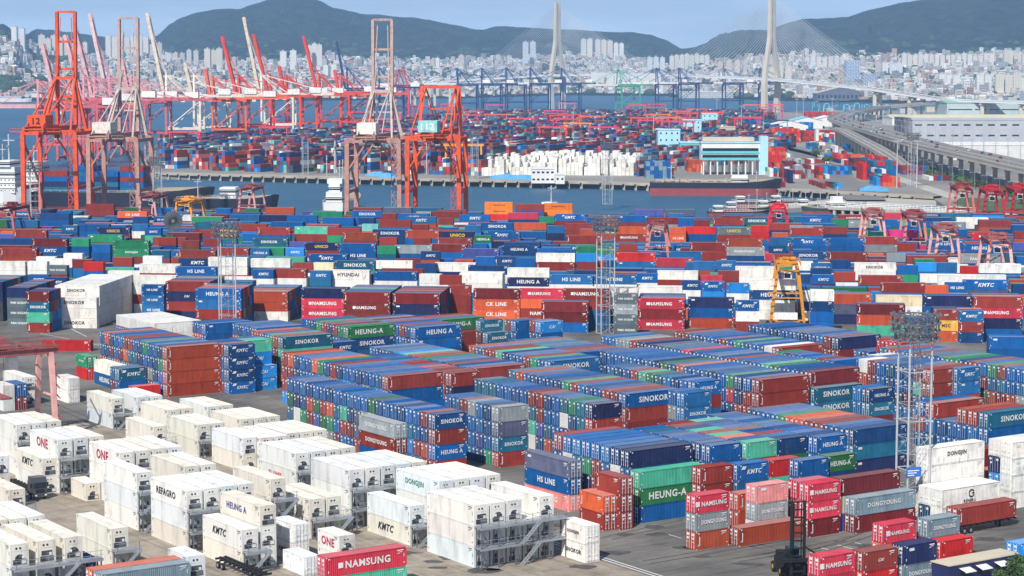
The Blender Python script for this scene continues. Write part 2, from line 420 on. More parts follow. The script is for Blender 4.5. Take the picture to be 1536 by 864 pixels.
A(1529, 816, 0, 0, 1, 20, 'lb', '', 'the light blue box at the lower right corner', n=1)
# second line in front of the big flat block
A(1053, 702, 0, 0, 3, 20, 'r r', '', 'the front line by the open apron', n=1)
A(1108, 697, 0, 0, 3, 20, 'b=K b=K', 'b', 'the front line by the open apron', n=1)
A(1151, 692, 0, 0, 3, 20, 'rd mt', '', 'the front line by the open apron', n=1)
A(1197, 691, 0, 0, 3, 20, 'b b', '', 'the front line by the open apron', n=1)
A(1239, 685, 0, 0, 3, 20, 'dg=HG b=K', '', 'the front line by the open apron', n=1)
# big flat block, bays from left to right
A(945, 677, 846, 648, 4, 40, 'n b b b', 'b r b b b b r b tb b b', 'the big flat-topped block')
A(1039, 676, 930, 644, 4, 20, 'mt r', 'r g r b r b b', 'the big flat-topped block', h=2.62)
A(1089, 674, 975, 640, 4, 20, 'b=K b', 'b b b b b b tb', 'the big flat-topped block')
A(1139, 668, 1020, 634, 4, 20, 'mt r', 'r or mt r mt b r', 'the big flat-topped block')
A(1183, 664, 1060, 628, 4, 20, 'b=S b', 'b b r b r b b', 'the big flat-topped block')
A(1229, 660, 1090, 620, 4, 20, 'b=H b', 'b b b b b tb b', 'the big flat-topped block')
A(1282, 645, 1150, 611, 3, 40, 'b tb n', 'b b r r or or g b b b g', 'the block in front of the short steel blue pair')
A(1436, 634, 0, 0, 3, 20, 'b=K b=K b', 'b', 'the stacks right of the lamp tower', n=2)
A(1484, 620, 1385, 598, 4, 40, 'tb=S b b', 'r br or or r b b r b', 'the block at the photo edge')
# middle line of blocks
A(654, 622, 441, 566, 4, 20, 'b=S r b=H r', 'r r b b b r r dg b b b b b b b b b b b', 'the long blue wall of door ends')
A(749, 611, 671, 592, 4, 20, 'gy gn tb=S r', 'b b gy r b b b', 'the short block ending in grey')
A(890, 607, 731, 566, 4, 20, 'n r b b', 'tb g tb b b r r b b b b', 'the block ending in navy')
A(940, 591, 770, 553, 4, 40, 'b=S r r b', 'r r b b b r g b b b b b', 'the block ending in dark blue over red')
A(1024, 589, 0, 0, 4, 20, 'b b=S b', 'b', 'the short stacks behind dark blue over red', n=2)
A(1044, 573, 923, 546, 4, 20, 'b=H r b b', 'b b b tb dg mt r r b', 'the block ending over red and blue')
A(1140, 570, 950, 522, 4, 40, 'r r b r', 'b b g b b b b b or r dg b b', 'the long block ending in a brick wall')
A(1219, 558, 960, 497, 4, 40, 'dr r', 'b b b dg mt b b b r b tb b b b', 'the block behind the brick wall')
A(1223, 583, 0, 0, 3, 40, 'tb=S4 tb=S4', 'b', 'the steel blue stack in the gap', n=1)
A(1306, 584, 0, 0, 3, 20, 'b=H tb=S', 'b', 'the short stack beside the steel blue one', n=2)
A(1251, 541, 1189, 525, 4, 20, 'b', 'r b b b b g b b', 'the short block under the blue row')
A(1391, 556, 1287, 533, 4, 20, 'r r tb', 'r b b tb r r w b b tb b r', 'the block behind the lamp tower')
A(1438, 553, 1330, 527, 4, 20, 'b=K b', 'r r b b b b b', 'the block behind the lamp tower')
A(1440, 571, 0, 0, 3, 20, 'b=K tb', 'b', 'the short stack below the multicoloured wall', n=1)
A(1615, 566, 1393, 512, 4, 40, 'b b b b', 'b r tb g b r r g b r b g g r tb r r', 'the tall multicoloured wall of door ends')
A(1259, 507, 1137, 486, 4, 40, 'n r', 'r b b b b b b b b b b', 'the long blue row with a navy end')
A(1170, 522, 1005, 496, 4, 40, 'r r', 'w b b tb g b r b b b b', 'the row in front of the blue row')
A(1352, 514, 0, 0, 4, 20, 'rd r', 'rd rd', 'the bright red stack behind the lamp tower', n=3)
A(1320, 530, 1230, 508, 3, 40, 'b r', 'b b b b b b', 'the row behind the lamp tower')
A(583, 565, 444, 527, 4, 40, 'r b b b', 'b b r b b b b r r g or b b b or r', 'the block fronted by a brick red wall', h=2.62)
A(669, 561, 560, 530, 4, 20, 'r n', 'r r r pk b r', 'the block fronted by a brick red wall')
A(712, 553, 571, 517, 4, 40, 'r br', 'b b r b b b g r br mt lb', 'the block with a light blue back end')
A(827, 542, 714, 516, 4, 40, 'b=S b', 'b g r b b b mt r r b', 'the block left of the twin dark blue fronts')
A(922, 540, 785, 507, 4, 40, 'b=S b', 'b b tb r b r r b b tb', 'the block with twin dark blue fronts')
A(425, 506, 384, 496, 4, 40, 'tb=S mt dg or', 'br g r br', 'the steel blue fronted block')
A(523, 491, 455, 478, 4, 40, 'dg=HG b=S', 'g r b r g', 'the green fronted block')
A(509, 513, 0, 0, 3, 20, 'b=K', 'b', 'the short stack between the blocks', n=2)
A(618, 492, 545, 474, 4, 40, 'b=H b', 'b r r b r b r', 'the blue fronted block behind')
A(661, 480, 624, 473, 4, 40, 'dg=HG r', 'b r r', 'the second green fronted block')
A(694, 498, 0, 0, 3, 20, 'r r', '', 'the short brick stack', n=1)
A(722, 481, 0, 0, 4, 20, 'tb=S r', '', 'the small steel blue stacks', n=2)
A(730, 499, 0, 0, 3, 20, 'tb=S r', '', 'the small steel blue stacks', n=1)
A(767, 482, 0, 0, 4, 20, 'b b', '', 'the small blue stacks', n=2)
A(251, 521, 164, 494, 4, 40, 'br br br br', 'b b b g b b r r b b b', 'the block with the tall rust brown front')
A(339, 518, 0, 0, 4, 20, 'b=K b=K b=K b=K', 'r b b', 'the four-high blue stack beside rust brown', n=4)
A(377, 550, 0, 0, 2, 20, 'lb=A lb=A', '', 'the low light blue pair', n=1)
A(367, 513, 0, 0, 4, 20, 'mt lb=A b b', 'mt b', 'the mint topped stack', n=3)
A(232, 485, 174, 471, 3, 40, 'w w', 'w w w w w w w w w w', 'the white block behind the rust brown front')
A(309, 486, 262, 469, 3, 40, 'b b', 'b b b b b b b b', 'the plain blue block beside the white one', prof=[3])
A(385, 492, 345, 480, 3, 40, 'b tb', 'b b b b b', 'the blue block beside the steel blue front')
A(184, 553, 0, 0, 2, 20, 'tb=K b', 'b', 'the small stacks by the rust brown block', n=2)
A(200, 580, 0, 0, 1, 20, 'rd', '', 'the low red box behind the reefers', n=1)
A(812, 483, 0, 0, 4, 20, 'lb=A b', 'r mt', 'the light blue stack before the tall rows', n=3)
A(862, 742, 0, 0, 1, 20, 'b=S', '', 'the low blue box beside the orange pair', n=1)
A(430, 614, 0, 0, 2, 20, 'dr dr', 'dr', 'the maroon pair below the blue wall', n=1)
# v-oriented dry stacks
V(854, 693, 3, 40, 1, 'gn b=L pp=N', 'the purplish grey over blue stack by the reefers', kind='dry', h=2.62)
V(930, 717, 3, 20, 1, 'r r r', 'the rust coloured stacks next to the mint one', kind='dry', h=2.62)
V(908, 744, 2, 20, 1, 'or r', 'the rust coloured stacks next to the mint one', kind='dry', h=2.62)
V(878, 789, 2, 20, 1, 'w=J w=SD', 'the white pair on the concrete edge', kind='dry', h=2.62)
V(592, 636, 3, 40, 1, 'gy=D r=D b', 'the grey over red stack before the blue wall', kind='dry', h=2.62)
V(130, 535, 2, 20, 1, 'g=E rd', 'the small green over red stack', kind='dry', h=2.62)
V(177, 549, 2, 40, 1, 'wc b=H', 'the cream over blue stack', kind='dry', h=2.62)
A(62, 510, 0, 0, 1, 40, 'rd', '', 'the low red box on the open ground', n=1, rot=GB)
# ---------- refrigerated containers
RV = []
def RR(px, py, T, n, toks='w', L=40, tiers=None, rack=True, desc=None, pitch=2.72, **k):
    d = 'reefers%d' % len(RV)
    r = V(px, py, T, L, n, toks, desc or d, tiers=tiers, pitch=pitch, **k); RV.append((r, rack, pitch))
RR(711, 758, 3, 5, 'w w wg', tiers=[3, 3, 3, 2, 3])
RR(615, 759, 2, 1, 'wg wc=KD')
RR(659, 722, 3, 4, 'wg=JG w w')
RR(525, 705, 3, 5, 'wg w w')
RR(465, 749, 2, 2, 'wc wc')
RR(444, 680, 3, 4, 'w w=T w')
RR(280, 736, 3, 4, 'w=R wg wc')
RR(205, 709, 3, 1, 'w wg w')
RR(180, 679, 3, 4, 'w=O w w')
RR(87, 660, 3, 3, 'w=O w w')
RR(64, 688, 2, 1, 'wc=KD w')
RR(390, 759, 3, 1, 'wc=HV w w')
RR(363, 795, 2, 1, 'w=KD wc')
RR(406, 719, 3, 1, 'wc w w')
RR(277, 700, 3, 2, 'wc w w')
RR(25, 637, 3, 3, 'w w w')
RR(168, 598, 2, 1, 'wc wg')
RR(206, 596, 2, 2, 'wg w', rack=False)
RR(231, 640, 2, 1, 'wc w')
RR(252, 615, 2, 2, 'wc w')
RR(297, 637, 2, 2, 'wc wc')
RR(312, 610, 2, 2, 'w w', rack=False)
RR(361, 629, 2, 3, 'wc w')
RR(365, 657, 2, 1, 'wg wc')
RR(388, 657, 2, 2, 'w w', rack=False)
RR(430, 650, 2, 3, 'w w')
RR(37, 566, 2, 1, 'w w', rack=False)
RR(167, 793, 2, 1, 'wc wc')
RR(14, 735, 2, 1, 'wc w')
RR(-14, 782, 2, 3, 'wc w')
RR(15, 817, 3, 3, 'wc w w', pitch=3.6)
RR(-30, 690, 3, 2, 'w w w', rack=False)
RR(102, 567, 2, 1, 'w w', L=20, rack=False, kind='dry', h=2.62, desc='the white boxes behind the pink gantry leg')
RR(4, 578, 2, 2, 'w w', L=20, rack=False, kind='dry', h=2.62, desc='the white boxes behind the pink gantry leg')
RR(60, 846, 2, 2, 'wg w', L=20, rack=False, kind='dry', h=2.62, desc='the white door-ended pair beside the racks')
RR(440, 787, 2, 1, 'wg w=KD', L=20, rack=False, kind='dry', h=2.62, desc='the white stack with outlined doors')
RR(456, 836, 1, 1, 'wg', L=20, rack=False, kind='dry', h=2.62, desc='the short white boxes among the racks')
RR(509, 804, 2, 1, 'w=O w', L=20, rack=False, h=2.62)
RR(138, 724, 1, 1, 'wc', L=20, rack=False)
RR(200, 846, 2, 3, 'w w', L=20, rack=False)
# ---------- far yard, grid B: front rows first
F = [(82, 428, 40, 'w=SD w=SD w w=SD', 13, 4), (77, 446, 40, 'w=SD w w=SD', 1, 3), (10, 431, 20, 'n g_=P g_=P g_=P', 9, 4), (39, 437, 20, 'dr tb=S mt r', 8, 4), (-62, 422, 40, 'n n k k', 8, 4),
 (212, 427, 20, 'b=L b=L b=L', 1, 4), (248, 422, 40, 'r n=F r', 7, 4), (293, 433, 40, 'b=H b', 6, 4), (365, 437, 40, 'br br w', 8, 3), (452, 432, 40, 'n pk=N pk=N', 2, 4),
 (515, 438, 40, 'dr r=N', 8, 4), (589, 440, 40, 'dr n', 8, 4), (672, 428, 20, 'r r r', 1, 4), (689, 410, 40, 'w w b', 3, 4), (739, 446, 20, 'w w w', 1, 3), (710, 433, 40, 'dr or=C or=C', 1, 4),
 (812, 452, 40, 'dr dr', 2, 3), (779, 433, 40, 'pk=N or r=N r=N', 1, 4), (845, 433, 40, 'r=N r', 1, 4), (921, 440, 20, 'g_=P gy=P g_=P g_=P', 1, 4), (887, 432, 40, 'w w k', 2, 4),
 (957, 448, 40, 'pk=N dr pk=N', 6, 3), (1032, 446, 40, 'n b br', 1, 3), (957, 430, 40, 'w w', 2, 4), (1104, 451, 20, 'b=K w', 1, 3), (1126, 420, 40, 'w b=H w w', 2, 4), (1239, 441, 40, 'br gn n', 3, 3),
 (1286, 456, 40, 'dr br mt', 2, 3), (1314, 443, 40, 'cr w', 2, 4), (1386, 443, 40, 'n b', 2, 4), (1461, 445, 40, 'r pk=N n', 4, 4), (1401, 464, 20, 'r=F ye=M or', 3, 3), (1439, 466, 20, 'b=K r b', 4, 3),
 (1512, 459, 40, 'b b', 3, 3), (1216, 436, 20, 'w b b', 2, 4), (1484, 505, 40, 'b b', 2, 3)]
for a in F: B(a[0], a[1], a[2], a[3], n=a[4], T=a[5], h=2.7)
G = """562,407,40,b w|491,405,40,w=Y w|702,398,40,b w|761,402,40,w n=H w|824,412,40,b=L w|890,412,40,b=L w|954,410,20,b=K w|629,411,20,w w|659,413,20,r w|1022,421,20,b=K w|1053,422,20,b=K lb|1090,425,20,lb w|1077,406,20,r
1051,413,20,pk|1103,400,40,w w|1218,412,20,b=K|1251,408,20,r|1282,394,40,w=SD w|1288,413,40,r|1321,424,40,r b|1388,428,20,or|1418,424,20,b=L|1445,420,40,b=K|263,400,40,b=L|267,375,40,r b=K|317,372,40,r|312,386,40,w w|376,388,40,w
397,403,40,r w|379,404,20,b=K|376,373,20,b=H|398,372,20,g|428,372,20,lb=K|465,406,20,b=K|379,357,40,tb=S|457,364,40,n=U r|463,381,40,b=K|509,365,40,b b=L|502,391,40,tb=S|470,394,20,cr|439,394,20,r|442,340,40,mt r|491,342,40,r
386,341,40,r b|430,323,40,b|484,326,40,b|398,311,40,br|469,317,40,g|305,358,20,r|272,361,20,r|238,356,20,r|48,358,40,dr b=K|107,358,20,g|132,352,40,g|170,361,40,g g=E r|138,367,20,b b|229,356,40,r=F|169,386,20,r|214,384,20,w
209,396,40,w r|146,341,40,n=U|116,336,40,b b|92,338,20,b=K|59,320,40,b b|85,316,20,b b|129,306,40,r r|176,317,40,or=C|198,336,20,b|217,342,20,b=K|199,325,20,b|54,385,20,w w|79,388,20,w|70,398,20,g_=P|109,389,20,dr|125,393,20,rd
41,392,20,w w|-22,392,40,w w w|20,391,20,r w|41,412,20,b=K|68,416,20,b=K|95,380,20,w|34,379,20,r|200,413,40,w w r w|566,369,20,g|592,368,40,gy|645,366,40,r b|692,373,40,bl|631,377,20,b=K|713,385,20,b|745,385,20,b=K|773,387,20,b
561,391,40,w|572,403,40,r|624,395,20,b|652,394,40,w|515,349,40,br r|559,344,40,b=S|569,356,20,r|608,346,40,br b=S|660,347,40,n=U|711,353,20,dg=HG|729,347,40,b=K|721,334,40,b=S|771,334,40,or|770,347,40,b|697,338,20,b|569,330,40,r
543,336,20,lt|618,337,20,r|608,325,40,b=K|647,317,40,r|657,327,20,r|689,322,40,b=K|528,316,40,b=S|572,320,20,r|727,303,40,oy=G oy=G rd|773,306,40,r bl|753,368,40,b=H|762,319,40,pk b|816,305,40,oy=G oy|808,325,20,g|832,321,40,b=K r
821,339,20,b n|848,335,40,r|850,353,40,r|927,323,40,b r|970,326,40,dr gy|921,340,40,or r=N|928,366,20,r|925,379,40,rd b|864,369,40,g lb=K|865,380,20,lb|807,373,20,b|835,374,20,b|804,380,40,w r|861,406,20,b|1003,377,40,b|986,406,40,w r
1018,327,20,b|1004,341,20,or or=C|1024,340,40,rd b|1076,341,40,g_=U r|1126,338,20,rd rd|1069,327,40,r|1041,330,20,r|1111,326,40,tb=S|1035,364,40,r r|1090,358,40,br|1090,371,40,gy=D|1053,378,20,r|1103,380,40,pk=N|1161,381,20,r
1155,356,20,b|1153,369,20,b=K|1187,357,40,b=K|1220,340,40,r b|1184,342,40,r|1199,325,40,b=K|1243,357,40,b b|1186,377,40,b=S|1243,378,40,r|1217,395,20,b=H|1246,390,20,b|1041,392,20,b|1074,391,20,b=K|1273,331,40,gy|1322,329,20,b
1326,345,40,mg|1400,333,40,gb=D|1397,344,20,b=K|1426,344,20,b|1458,349,40,rd=N|1445,366,40,b=H|1470,363,40,b=H|1442,382,40,gy=P|1405,394,20,b|1374,394,20,lb|1346,398,20,b|1295,355,40,r gy|1330,380,20,gy|1441,399,20,rd|1469,396,40,w
1380,411,40,w|1407,413,40,w|1443,412,40,w|1522,347,20,r|1519,364,20,bl|1216,402,20,b|290,333,40,tb|330,345,20,ye|352,336,40,r|300,345,40,r b|10,330,40,b|20,345,40,r|0,358,40,b|0,372,40,r|620,357,20,r|655,357,40,r|1347,365,20,r""".replace('\n', '|').split('|')
GL = []
for g in G:
    a = g.split(','); GL.append((int(a[0]), int(a[1]), int(a[2]), a[3]))
GL.sort(key=lambda a: -a[1])
for a in GL: B(a[0], a[1], a[2], a[3])
# filler rows between and behind the placed stacks
FR = random.Random(5)
def filler(y0, y1, T0, T1, step=12.5):
    y = y0
    while y < y1:
        xl = -0.27 * y; x = xl
        while x < 0.27 * y:
            L = 40 if FR.random() < .7 else 20; Lm = LL[L]
            yy = y + x * math.tan(GB)
            T = FR.randint(T0, T1)
            while T > 0:
                zt = T * 2.62; a = PR(x, yy, zt); b = PR(x + Lm, yy, zt)
                ok = True
                for (u0, u1, v0, v1, d) in BVIS:
                    if d > yy and u0 < b[0] and a[0] < u1 and v1 - 2 > a[1]: ok = False; break
                if ok: break
                T -= 1
            if T > 0 and FR.random() < .94 and a[1] > 311 + (8 if a[0] > 1000 else 0):
                wt = a[1] > 385
                col = [FR.choice(RANDC + (['w'] * 7 if wt else [])) for _ in range(T)]
                if FR.random() < .3 and col[-1] in ('b', 'tb', 'r'): col[-1] += '=' + FR.choice({'b': 'KSHL', 'tb': 'SK', 'r': 'NF'}[col[-1]])
                for q in range(2): column(x - q * 2.5 * math.sin(GB), yy + q * 2.5 * math.cos(GB), GB, Lm, col if q == 0 else [FR.choice(RANDC) for _ in range(T)], 2.62, 'dry', 'far', 1)
            x += Lm + FR.choice([.4, .4, .4, 2.0, 6.0])
        y += step
filler(585, 900, 3, 4)
# seen from the rows further left of the near reefers: keep clear
print('containers', len(CONTS), 'dropped', len(DROPPED), DROPPED[:60])
# ---------- which containers show largest (own painter's id buffer at 768 x 432)
BW, BH = 768, 432
def faces_of(c):
    x, y, z, r, L, h = c['x'], c['y'], c['z'], c['rot'], c['L'], c['h']
    R = rect_pts(x, y, r, L, CW)
    fs = [[(p[0], p[1], z + h) for p in R]]
    for i in range(4):
        a, b = R[i], R[(i + 1) % 4]
        nx, ny = b[1] - a[1], -(b[0] - a[0])
        if nx * (-a[0]) + ny * (-a[1]) > 0: fs.append([(a[0], a[1], z), (b[0], b[1], z), (b[0], b[1], z + h), (a[0], a[1], z + h)])
    return fs
buf = np.full((BH, BW), -1, dtype=np.int32); zb = np.full((BH, BW), 1e9, dtype=np.float32)
def raster(c, i):
    for f in faces_of(c):
        pr = [PR(*p) for p in f]; X = np.array([p[0] for p in pr]) * .5; Y = np.array([p[1] for p in pr]) * .5
        x0, x1 = max(0, int(X.min())), min(BW - 1, int(X.max()) + 1); y0, y1 = max(0, int(Y.min())), min(BH - 1, int(Y.max()) + 1)
        if x1 < x0 or y1 < y0: continue
        gx, gy = np.meshgrid(np.arange(x0, x1 + 1) + .5, np.arange(y0, y1 + 1) + .5)
        ins = np.ones(gx.shape, bool); neg = np.ones(gx.shape, bool)
        for k in range(4):
            ax, ay, bx, by = X[k], Y[k], X[(k + 1) % 4], Y[(k + 1) % 4]
            e = (bx - ax) * (gy - ay) - (by - ay) * (gx - ax)
            ins &= e >= 0; neg &= e <= 0
        ins |= neg
        # depth plane through three points (1/z is linear on screen)
        A3 = np.array([[X[k], Y[k], 1] for k in range(3)]); iz = np.array([1 / pr[k][2] for k in range(3)])
        try: co = np.linalg.solve(A3, iz)
        except np.linalg.LinAlgError: continue
        d = 1 / np.maximum(co[0] * gx + co[1] * gy + co[2], 1e-9)
        sub = zb[y0:y1 + 1, x0:x1 + 1]; m = ins & (d < sub)
        sub[m] = d[m]; buf[y0:y1 + 1, x0:x1 + 1][m] = i
for i, c in enumerate(CONTS): raster(c, i)
cnt = np.bincount(buf[buf >= 0], minlength=len(CONTS))
for i, c in enumerate(CONTS): c['vis'] = int(cnt[i])
dry = sorted([c for c in CONTS if c['kind'] == 'dry' and c['vis'] > 0], key=lambda c: -c['vis'])
ref = sorted([c for c in CONTS if c['kind'] == 'reefer' and c['vis'] > 0], key=lambda c: -c['vis'])
IND = dry[:300] + ref[:200]
print('dry visible', len(dry), 'smallest individual', dry[min(299, len(dry) - 1)]['vis'], 'reefers', len(ref))
indset = set(id(c) for c in IND)
# ---------- container meshes
def corr(mb, p0, p1, z0, z1, pitch, dep, nrm, mi=0):
    """vertical corrugated panel from p0 to p1; dep = depth inwards"""
    p0 = Vector(p0); p1 = Vector(p1); n = max(1, round((p1 - p0).length / pitch)); d = (p1 - p0) / n; N = Vector(nrm)
    prof = []
    for i in range(n):
        b = p0 + d * i
        prof += [b, b + d * .25, b + d * .5 - N * dep, b + d * .75 - N * dep]
    prof.append(p1)
    k = len(mb.v)
    for q in prof: mb.v.append((q.x, q.y, z0)); mb.v.append((q.x, q.y, z1))
    for i in range(len(prof) - 1):
        mb.f.append((k + 2 * i, k + 2 * i + 2, k + 2 * i + 3, k + 2 * i + 1)); mb.m.append(mi); mb.c.append(None)
BODY = {}
def body_mesh(L, h, kind, style=0):
    key = (round(L, 1), round(h, 2), kind, style)
    if key in BODY: return BODY[key]
    mb = MB(); W = CW; H = h - .03
    # posts and rails
    for x in (0, L - .16):
        for y in (0, W - .16): mb.box(x, y, 0, x + .16, y + .16, H)
    for y in (0.0, W - .10):
        mb.box(.16, y, H - .09, L - .16, y + .10, H - .002); mb.box(.16, y, 0.0, L - .16, y + .10, .16)
    for x in (0.0, L - .10):
        mb.box(x, .16, H - .12, x + .10, W - .16, H - .002); mb.box(x, .16, 0, x + .10, W - .16, .16)
    pit, dep = (.56, .05) if kind == 'dry' else (1.2, .012)
    corr(mb, (.16, .02, 0), (L - .16, .02, 0), .16, H - .09, pit / 2 if kind == 'dry' else pit, dep, (0, -1, 0))
    corr(mb, (L - .16, W - .02, 0), (.16, W - .02, 0), .16, H - .09, pit, dep, (0, 1, 0))
    if kind == 'dry': corr(mb, (L - .02, .16, 0), (L - .02, W - .16, 0), .16, H - .12, .28, .04, (1, 0, 0))
    else: mb.quad([(L - .05, .1, .1), (L - .05, W - .1, .1), (L - .05, W - .1, H - .1), (L - .05, .1, H - .1)])
    corr(mb, (.02, W - .16, 0), (.02, .16, 0), .16, H - .12, .28, .03, (-1, 0, 0))
    # roof with cross ribs
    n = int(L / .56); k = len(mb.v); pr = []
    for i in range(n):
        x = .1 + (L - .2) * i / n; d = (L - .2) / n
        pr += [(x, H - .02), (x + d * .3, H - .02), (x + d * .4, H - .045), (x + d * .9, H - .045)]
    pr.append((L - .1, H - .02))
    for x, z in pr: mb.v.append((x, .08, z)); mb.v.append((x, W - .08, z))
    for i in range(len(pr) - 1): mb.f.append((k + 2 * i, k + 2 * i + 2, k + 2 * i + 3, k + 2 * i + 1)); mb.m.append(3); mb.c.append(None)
    mb.quad([(0, 0, .02), (0, W, .02), (L, W, .02), (L, 0, .02)])
    # id codes and corner castings
    mi = 1
    def patch(x0, z0, w, hh, m=1): mb.quad([(x0, -.006, z0), (x0 + w, -.006, z0), (x0 + w, -.006, z0 + hh), (x0, -.006, z0 + hh)], m)
    patch(L - 1.5, H - .42, .95, .14); patch(L - 1.3, H - .64, .6, .10); patch(.35, H - .36, .22, .2); patch(L - 1.5, H - .80, .35, .07); patch(L - .55, .5, .22, .14); patch(.3, .5, .12, .3); patch(L - .5, H * .5, .1, .5) if L > 8 else None
    if style == 1: patch(.55, .55, .16, 1.35)
    if style == 2: patch(.9, H - .8, .9, .38)
    for x in (0, L - .16):
        for z in (0, H - .13): mb.box(x - .004, -.012, z, x + .164, .0, z + .134, 2)
    BODY[key] = mb.mesh('body', [M_PAINT, M_WHITE, M_RODS, M_SHEENDUST] if kind == 'dry' else [M_PAINTW, M_GREY, M_PAINTW, M_PAINTW])
    return BODY[key]
DOORM = {}
def door_mesh(h):
    """one leaf seen from outside at x = 0 facing -x; hinge at y = 0"""
    k = round(h, 2)
    if k in DOORM: return DOORM[k]
    H = h - .03; w = 1.06
    d = MB()
    d.box(-.035, 0, .18, 0, w, H - .14)
    for j in range(4):
        z = .28 + j * (H - .6) / 4; d.box(-.055, .08, z, -.03, w - .08, z + (H - .6) / 4 - .16)
    d.quad([(-.06, .75, H - .62), (-.06, .2, H - .62), (-.06, .2, H - .30), (-.06, .75, H - .30)], 1)
    d.quad([(-.06, .62, H - 1.15), (-.06, .3, H - 1.15), (-.06, .3, H - .85), (-.06, .62, H - .85)], 1)
    r = MB()
    for y in (.26, .8):
        r.bar((-.09, y, .1), (-.09, y, H - .06), .05)
        for z in (.3, .95, H * .62, H - .3): r.box(-.115, y - .07, z, -.055, y + .07, z + .07)
    r.bar((-.11, .26, 1.05), (-.11, .62, 1.05), .05)
    DOORM[k] = (d.mesh('door', [M_PAINT, M_WHITE]), r.mesh('locking_bars', [M_RODS])); return DOORM[k]
COOL = {}
M_COIL = flat('dark_coil', '#34363a', .7)
def cool_mesh(h, var=0):
    k = (round(h, 2), var)
    if k in COOL: return COOL[k]
    H = h - .03; W = CW; m = MB()
    m.box(0, .14, .14, .05, W - .14, H - .12, 0)
    m.box(.05, .3, H - .95, .075, W - .3, H - .25, 0)                 # evaporator hatch
    m.box(.05, .3, .2, .07, W - .3, .85, 2)
    if var == 1: m.box(.07, .4, .25, .14, 1.0, .85, 1); m.box(.07, 1.1, .3, .12, 2.05, .8, 2)
    else: m.box(.07, .45, .3, .10, 1.3, .8, 1); m.box(.07, 1.5, .3, .12, 2.05, .75, 0)
    for j in range(5): m.box(.05, .34 + j * .36, H - .24, .09, .36 + j * .36, H - .13, 2)
    f = MB(); n = 18
    cx, cz, r = W / 2, 1.28, (.50, .46, .53)[var]
    if var == 1:
        f.box(.05, cx - .72, .95, .078, cx + .72, 1.55, 0)
        for j in range(5): f.box(.078, cx - .7, 1.0 + j * .11, .09, cx + .7, 1.03 + j * .11, 1)
    else:
        pts = [(.078, cx - r * 1.25, .9)] + [(.078, cx - r * 1.25 * math.cos(math.pi * i / n), .95 + r * 1.1 * math.sin(math.pi * i / n)) for i in range(n + 1)] + [(.078, cx + r * 1.25, .9)]
        f.quad(pts, 0)
    f.cyl((.08, cx + .1, 1.24), (.11, cx + .1, 1.24), .16, 12, 1)
    f.box(.08, cx + (.3 if var != 2 else -.6), .95, .12, cx + (.62 if var != 2 else -.25), 1.3, 2)
    fan = MB(); fr = .15 if var != 2 else .12
    fan.cyl((.077, 0, H - .58), (.095, 0, H - .58), fr, 12, 0)
    COOL[k] = (m.mesh('cooling_unit', [M_PAINTW, M_COIL, M_GREY]), f.mesh('condenser_fan', [M_COIL, M_GREY, M_WHITE]), fan.mesh('evaporator_fan', [M_COIL]))
    return COOL[k]
def color_of(c):
    p = PAL[c['c']]
    if 'hue' not in c:
        c['hue'] = (((c['x'] * 7.13 + c['y'] * 3.71 + c['tier'] * 1.9) % 1.0) - .5)
    if c['c'] == 'b': p = srgb('#2568a2') if c['hue'] > .3 else srgb('#1e4373') if c['hue'] < -.25 else p
    t = c['hue'] * (.22 if c['c'] in ('b', 'r', 'dr', 'br', 'tb', 'n') else .05)
    vv = .9 + (c['v'] - .74) * .3 if c['c'][0] == 'w' else c['v']
    return tuple(min(1, q * vv * f) for q, f in zip(p, (1 + t, 1 - t * .6, 1 - t)))
# labels -----------------------------------------------------------
def lettering_word(c):
    return {None: '', 'O': 'red-lettered ', 'T': 'red-lettered ', 'JG': 'green-lettered ', 'HV': 'violet-lettered ', 'U': 'yellow-lettered '}.get(c['logo'], 'dark-lettered ' if c['logo'] in ('SD', 'KD', 'J', 'Y', 'R', 'G', 'M', 'X') else 'lettered ')
def place_desc(c):
    px, py, _ = PR(c['x'] + c['L'] / 2 * math.cos(c['rot']), c['y'], c['z'] + c['h'])
    c['px'] = px; c['py'] = py
    b = c['block']
    if b == 'far':
        if py > 425: zone = 'the tall front rows of the far yard'
        elif py > 385: zone = 'the pale rows of the far yard'
        elif py > 350: zone = 'the middle rows of the far yard'
        else: zone = 'the back rows by the quay'
        return zone
    if b.startswith('reefers'): return 'the white refrigerated field'
    return b
groups = {}
for c in IND:
    c['zone'] = place_desc(c)
    sz = ('long ' if c['L'] > 8 else 'short ') if c['kind'] == 'dry' else ''
    c['base'] = lettering_word(c) + WORD[c['c']] + ' ' + sz + ('container' if c['kind'] == 'dry' else 'refrigerated container')
    groups.setdefault((c['base'], c['zone']), []).append(c)
for (base, zone), cs in groups.items():
    if len(cs) == 1: cs[0]['label'] = base + ' of ' + zone; continue
    # split further by tier
    tiers = {}
    for c in cs: tiers.setdefault(c['nt'] - 1 - c['tier'], []).append(c)
    for t, ts in tiers.items():
        tw = ['top', 'second', 'third', 'lowest', 'bottom'][min(t, 4)]
        ts.sort(key=lambda c: c['px'])
        for i, c in enumerate(ts):
            if len(ts) == 1: c['label'] = '%s in %s tier of %s' % (base, tw, zone)
            else: c['label'] = '%s, %s from left in %s tier of %s' % (base, ordinal(i), tw, zone)
seen = {}
for c in IND:
    w = c['label'].split()
    if len(w) > 16:
        c['label'] = c['label'].replace(' tier of ', ' tier, ').replace(' from left in ', ' rightwards in ').replace('refrigerated field', 'field')
        w = c['label'].split()
        if len(w) > 16: c['label'] = ' '.join(x for x in w if x not in ('the',))
        w = c['label'].split()
        if len(w) > 16: c['label'] = ' '.join(w[:16])
    if c['label'] in seen: seen[c['label']] += 1
    else: seen[c['label']] = 1
print('duplicate labels', sum(v - 1 for v in seen.values()))
GD = 'shipping containers stacked in the port yards'; GR = 'refrigerated containers in the white field'
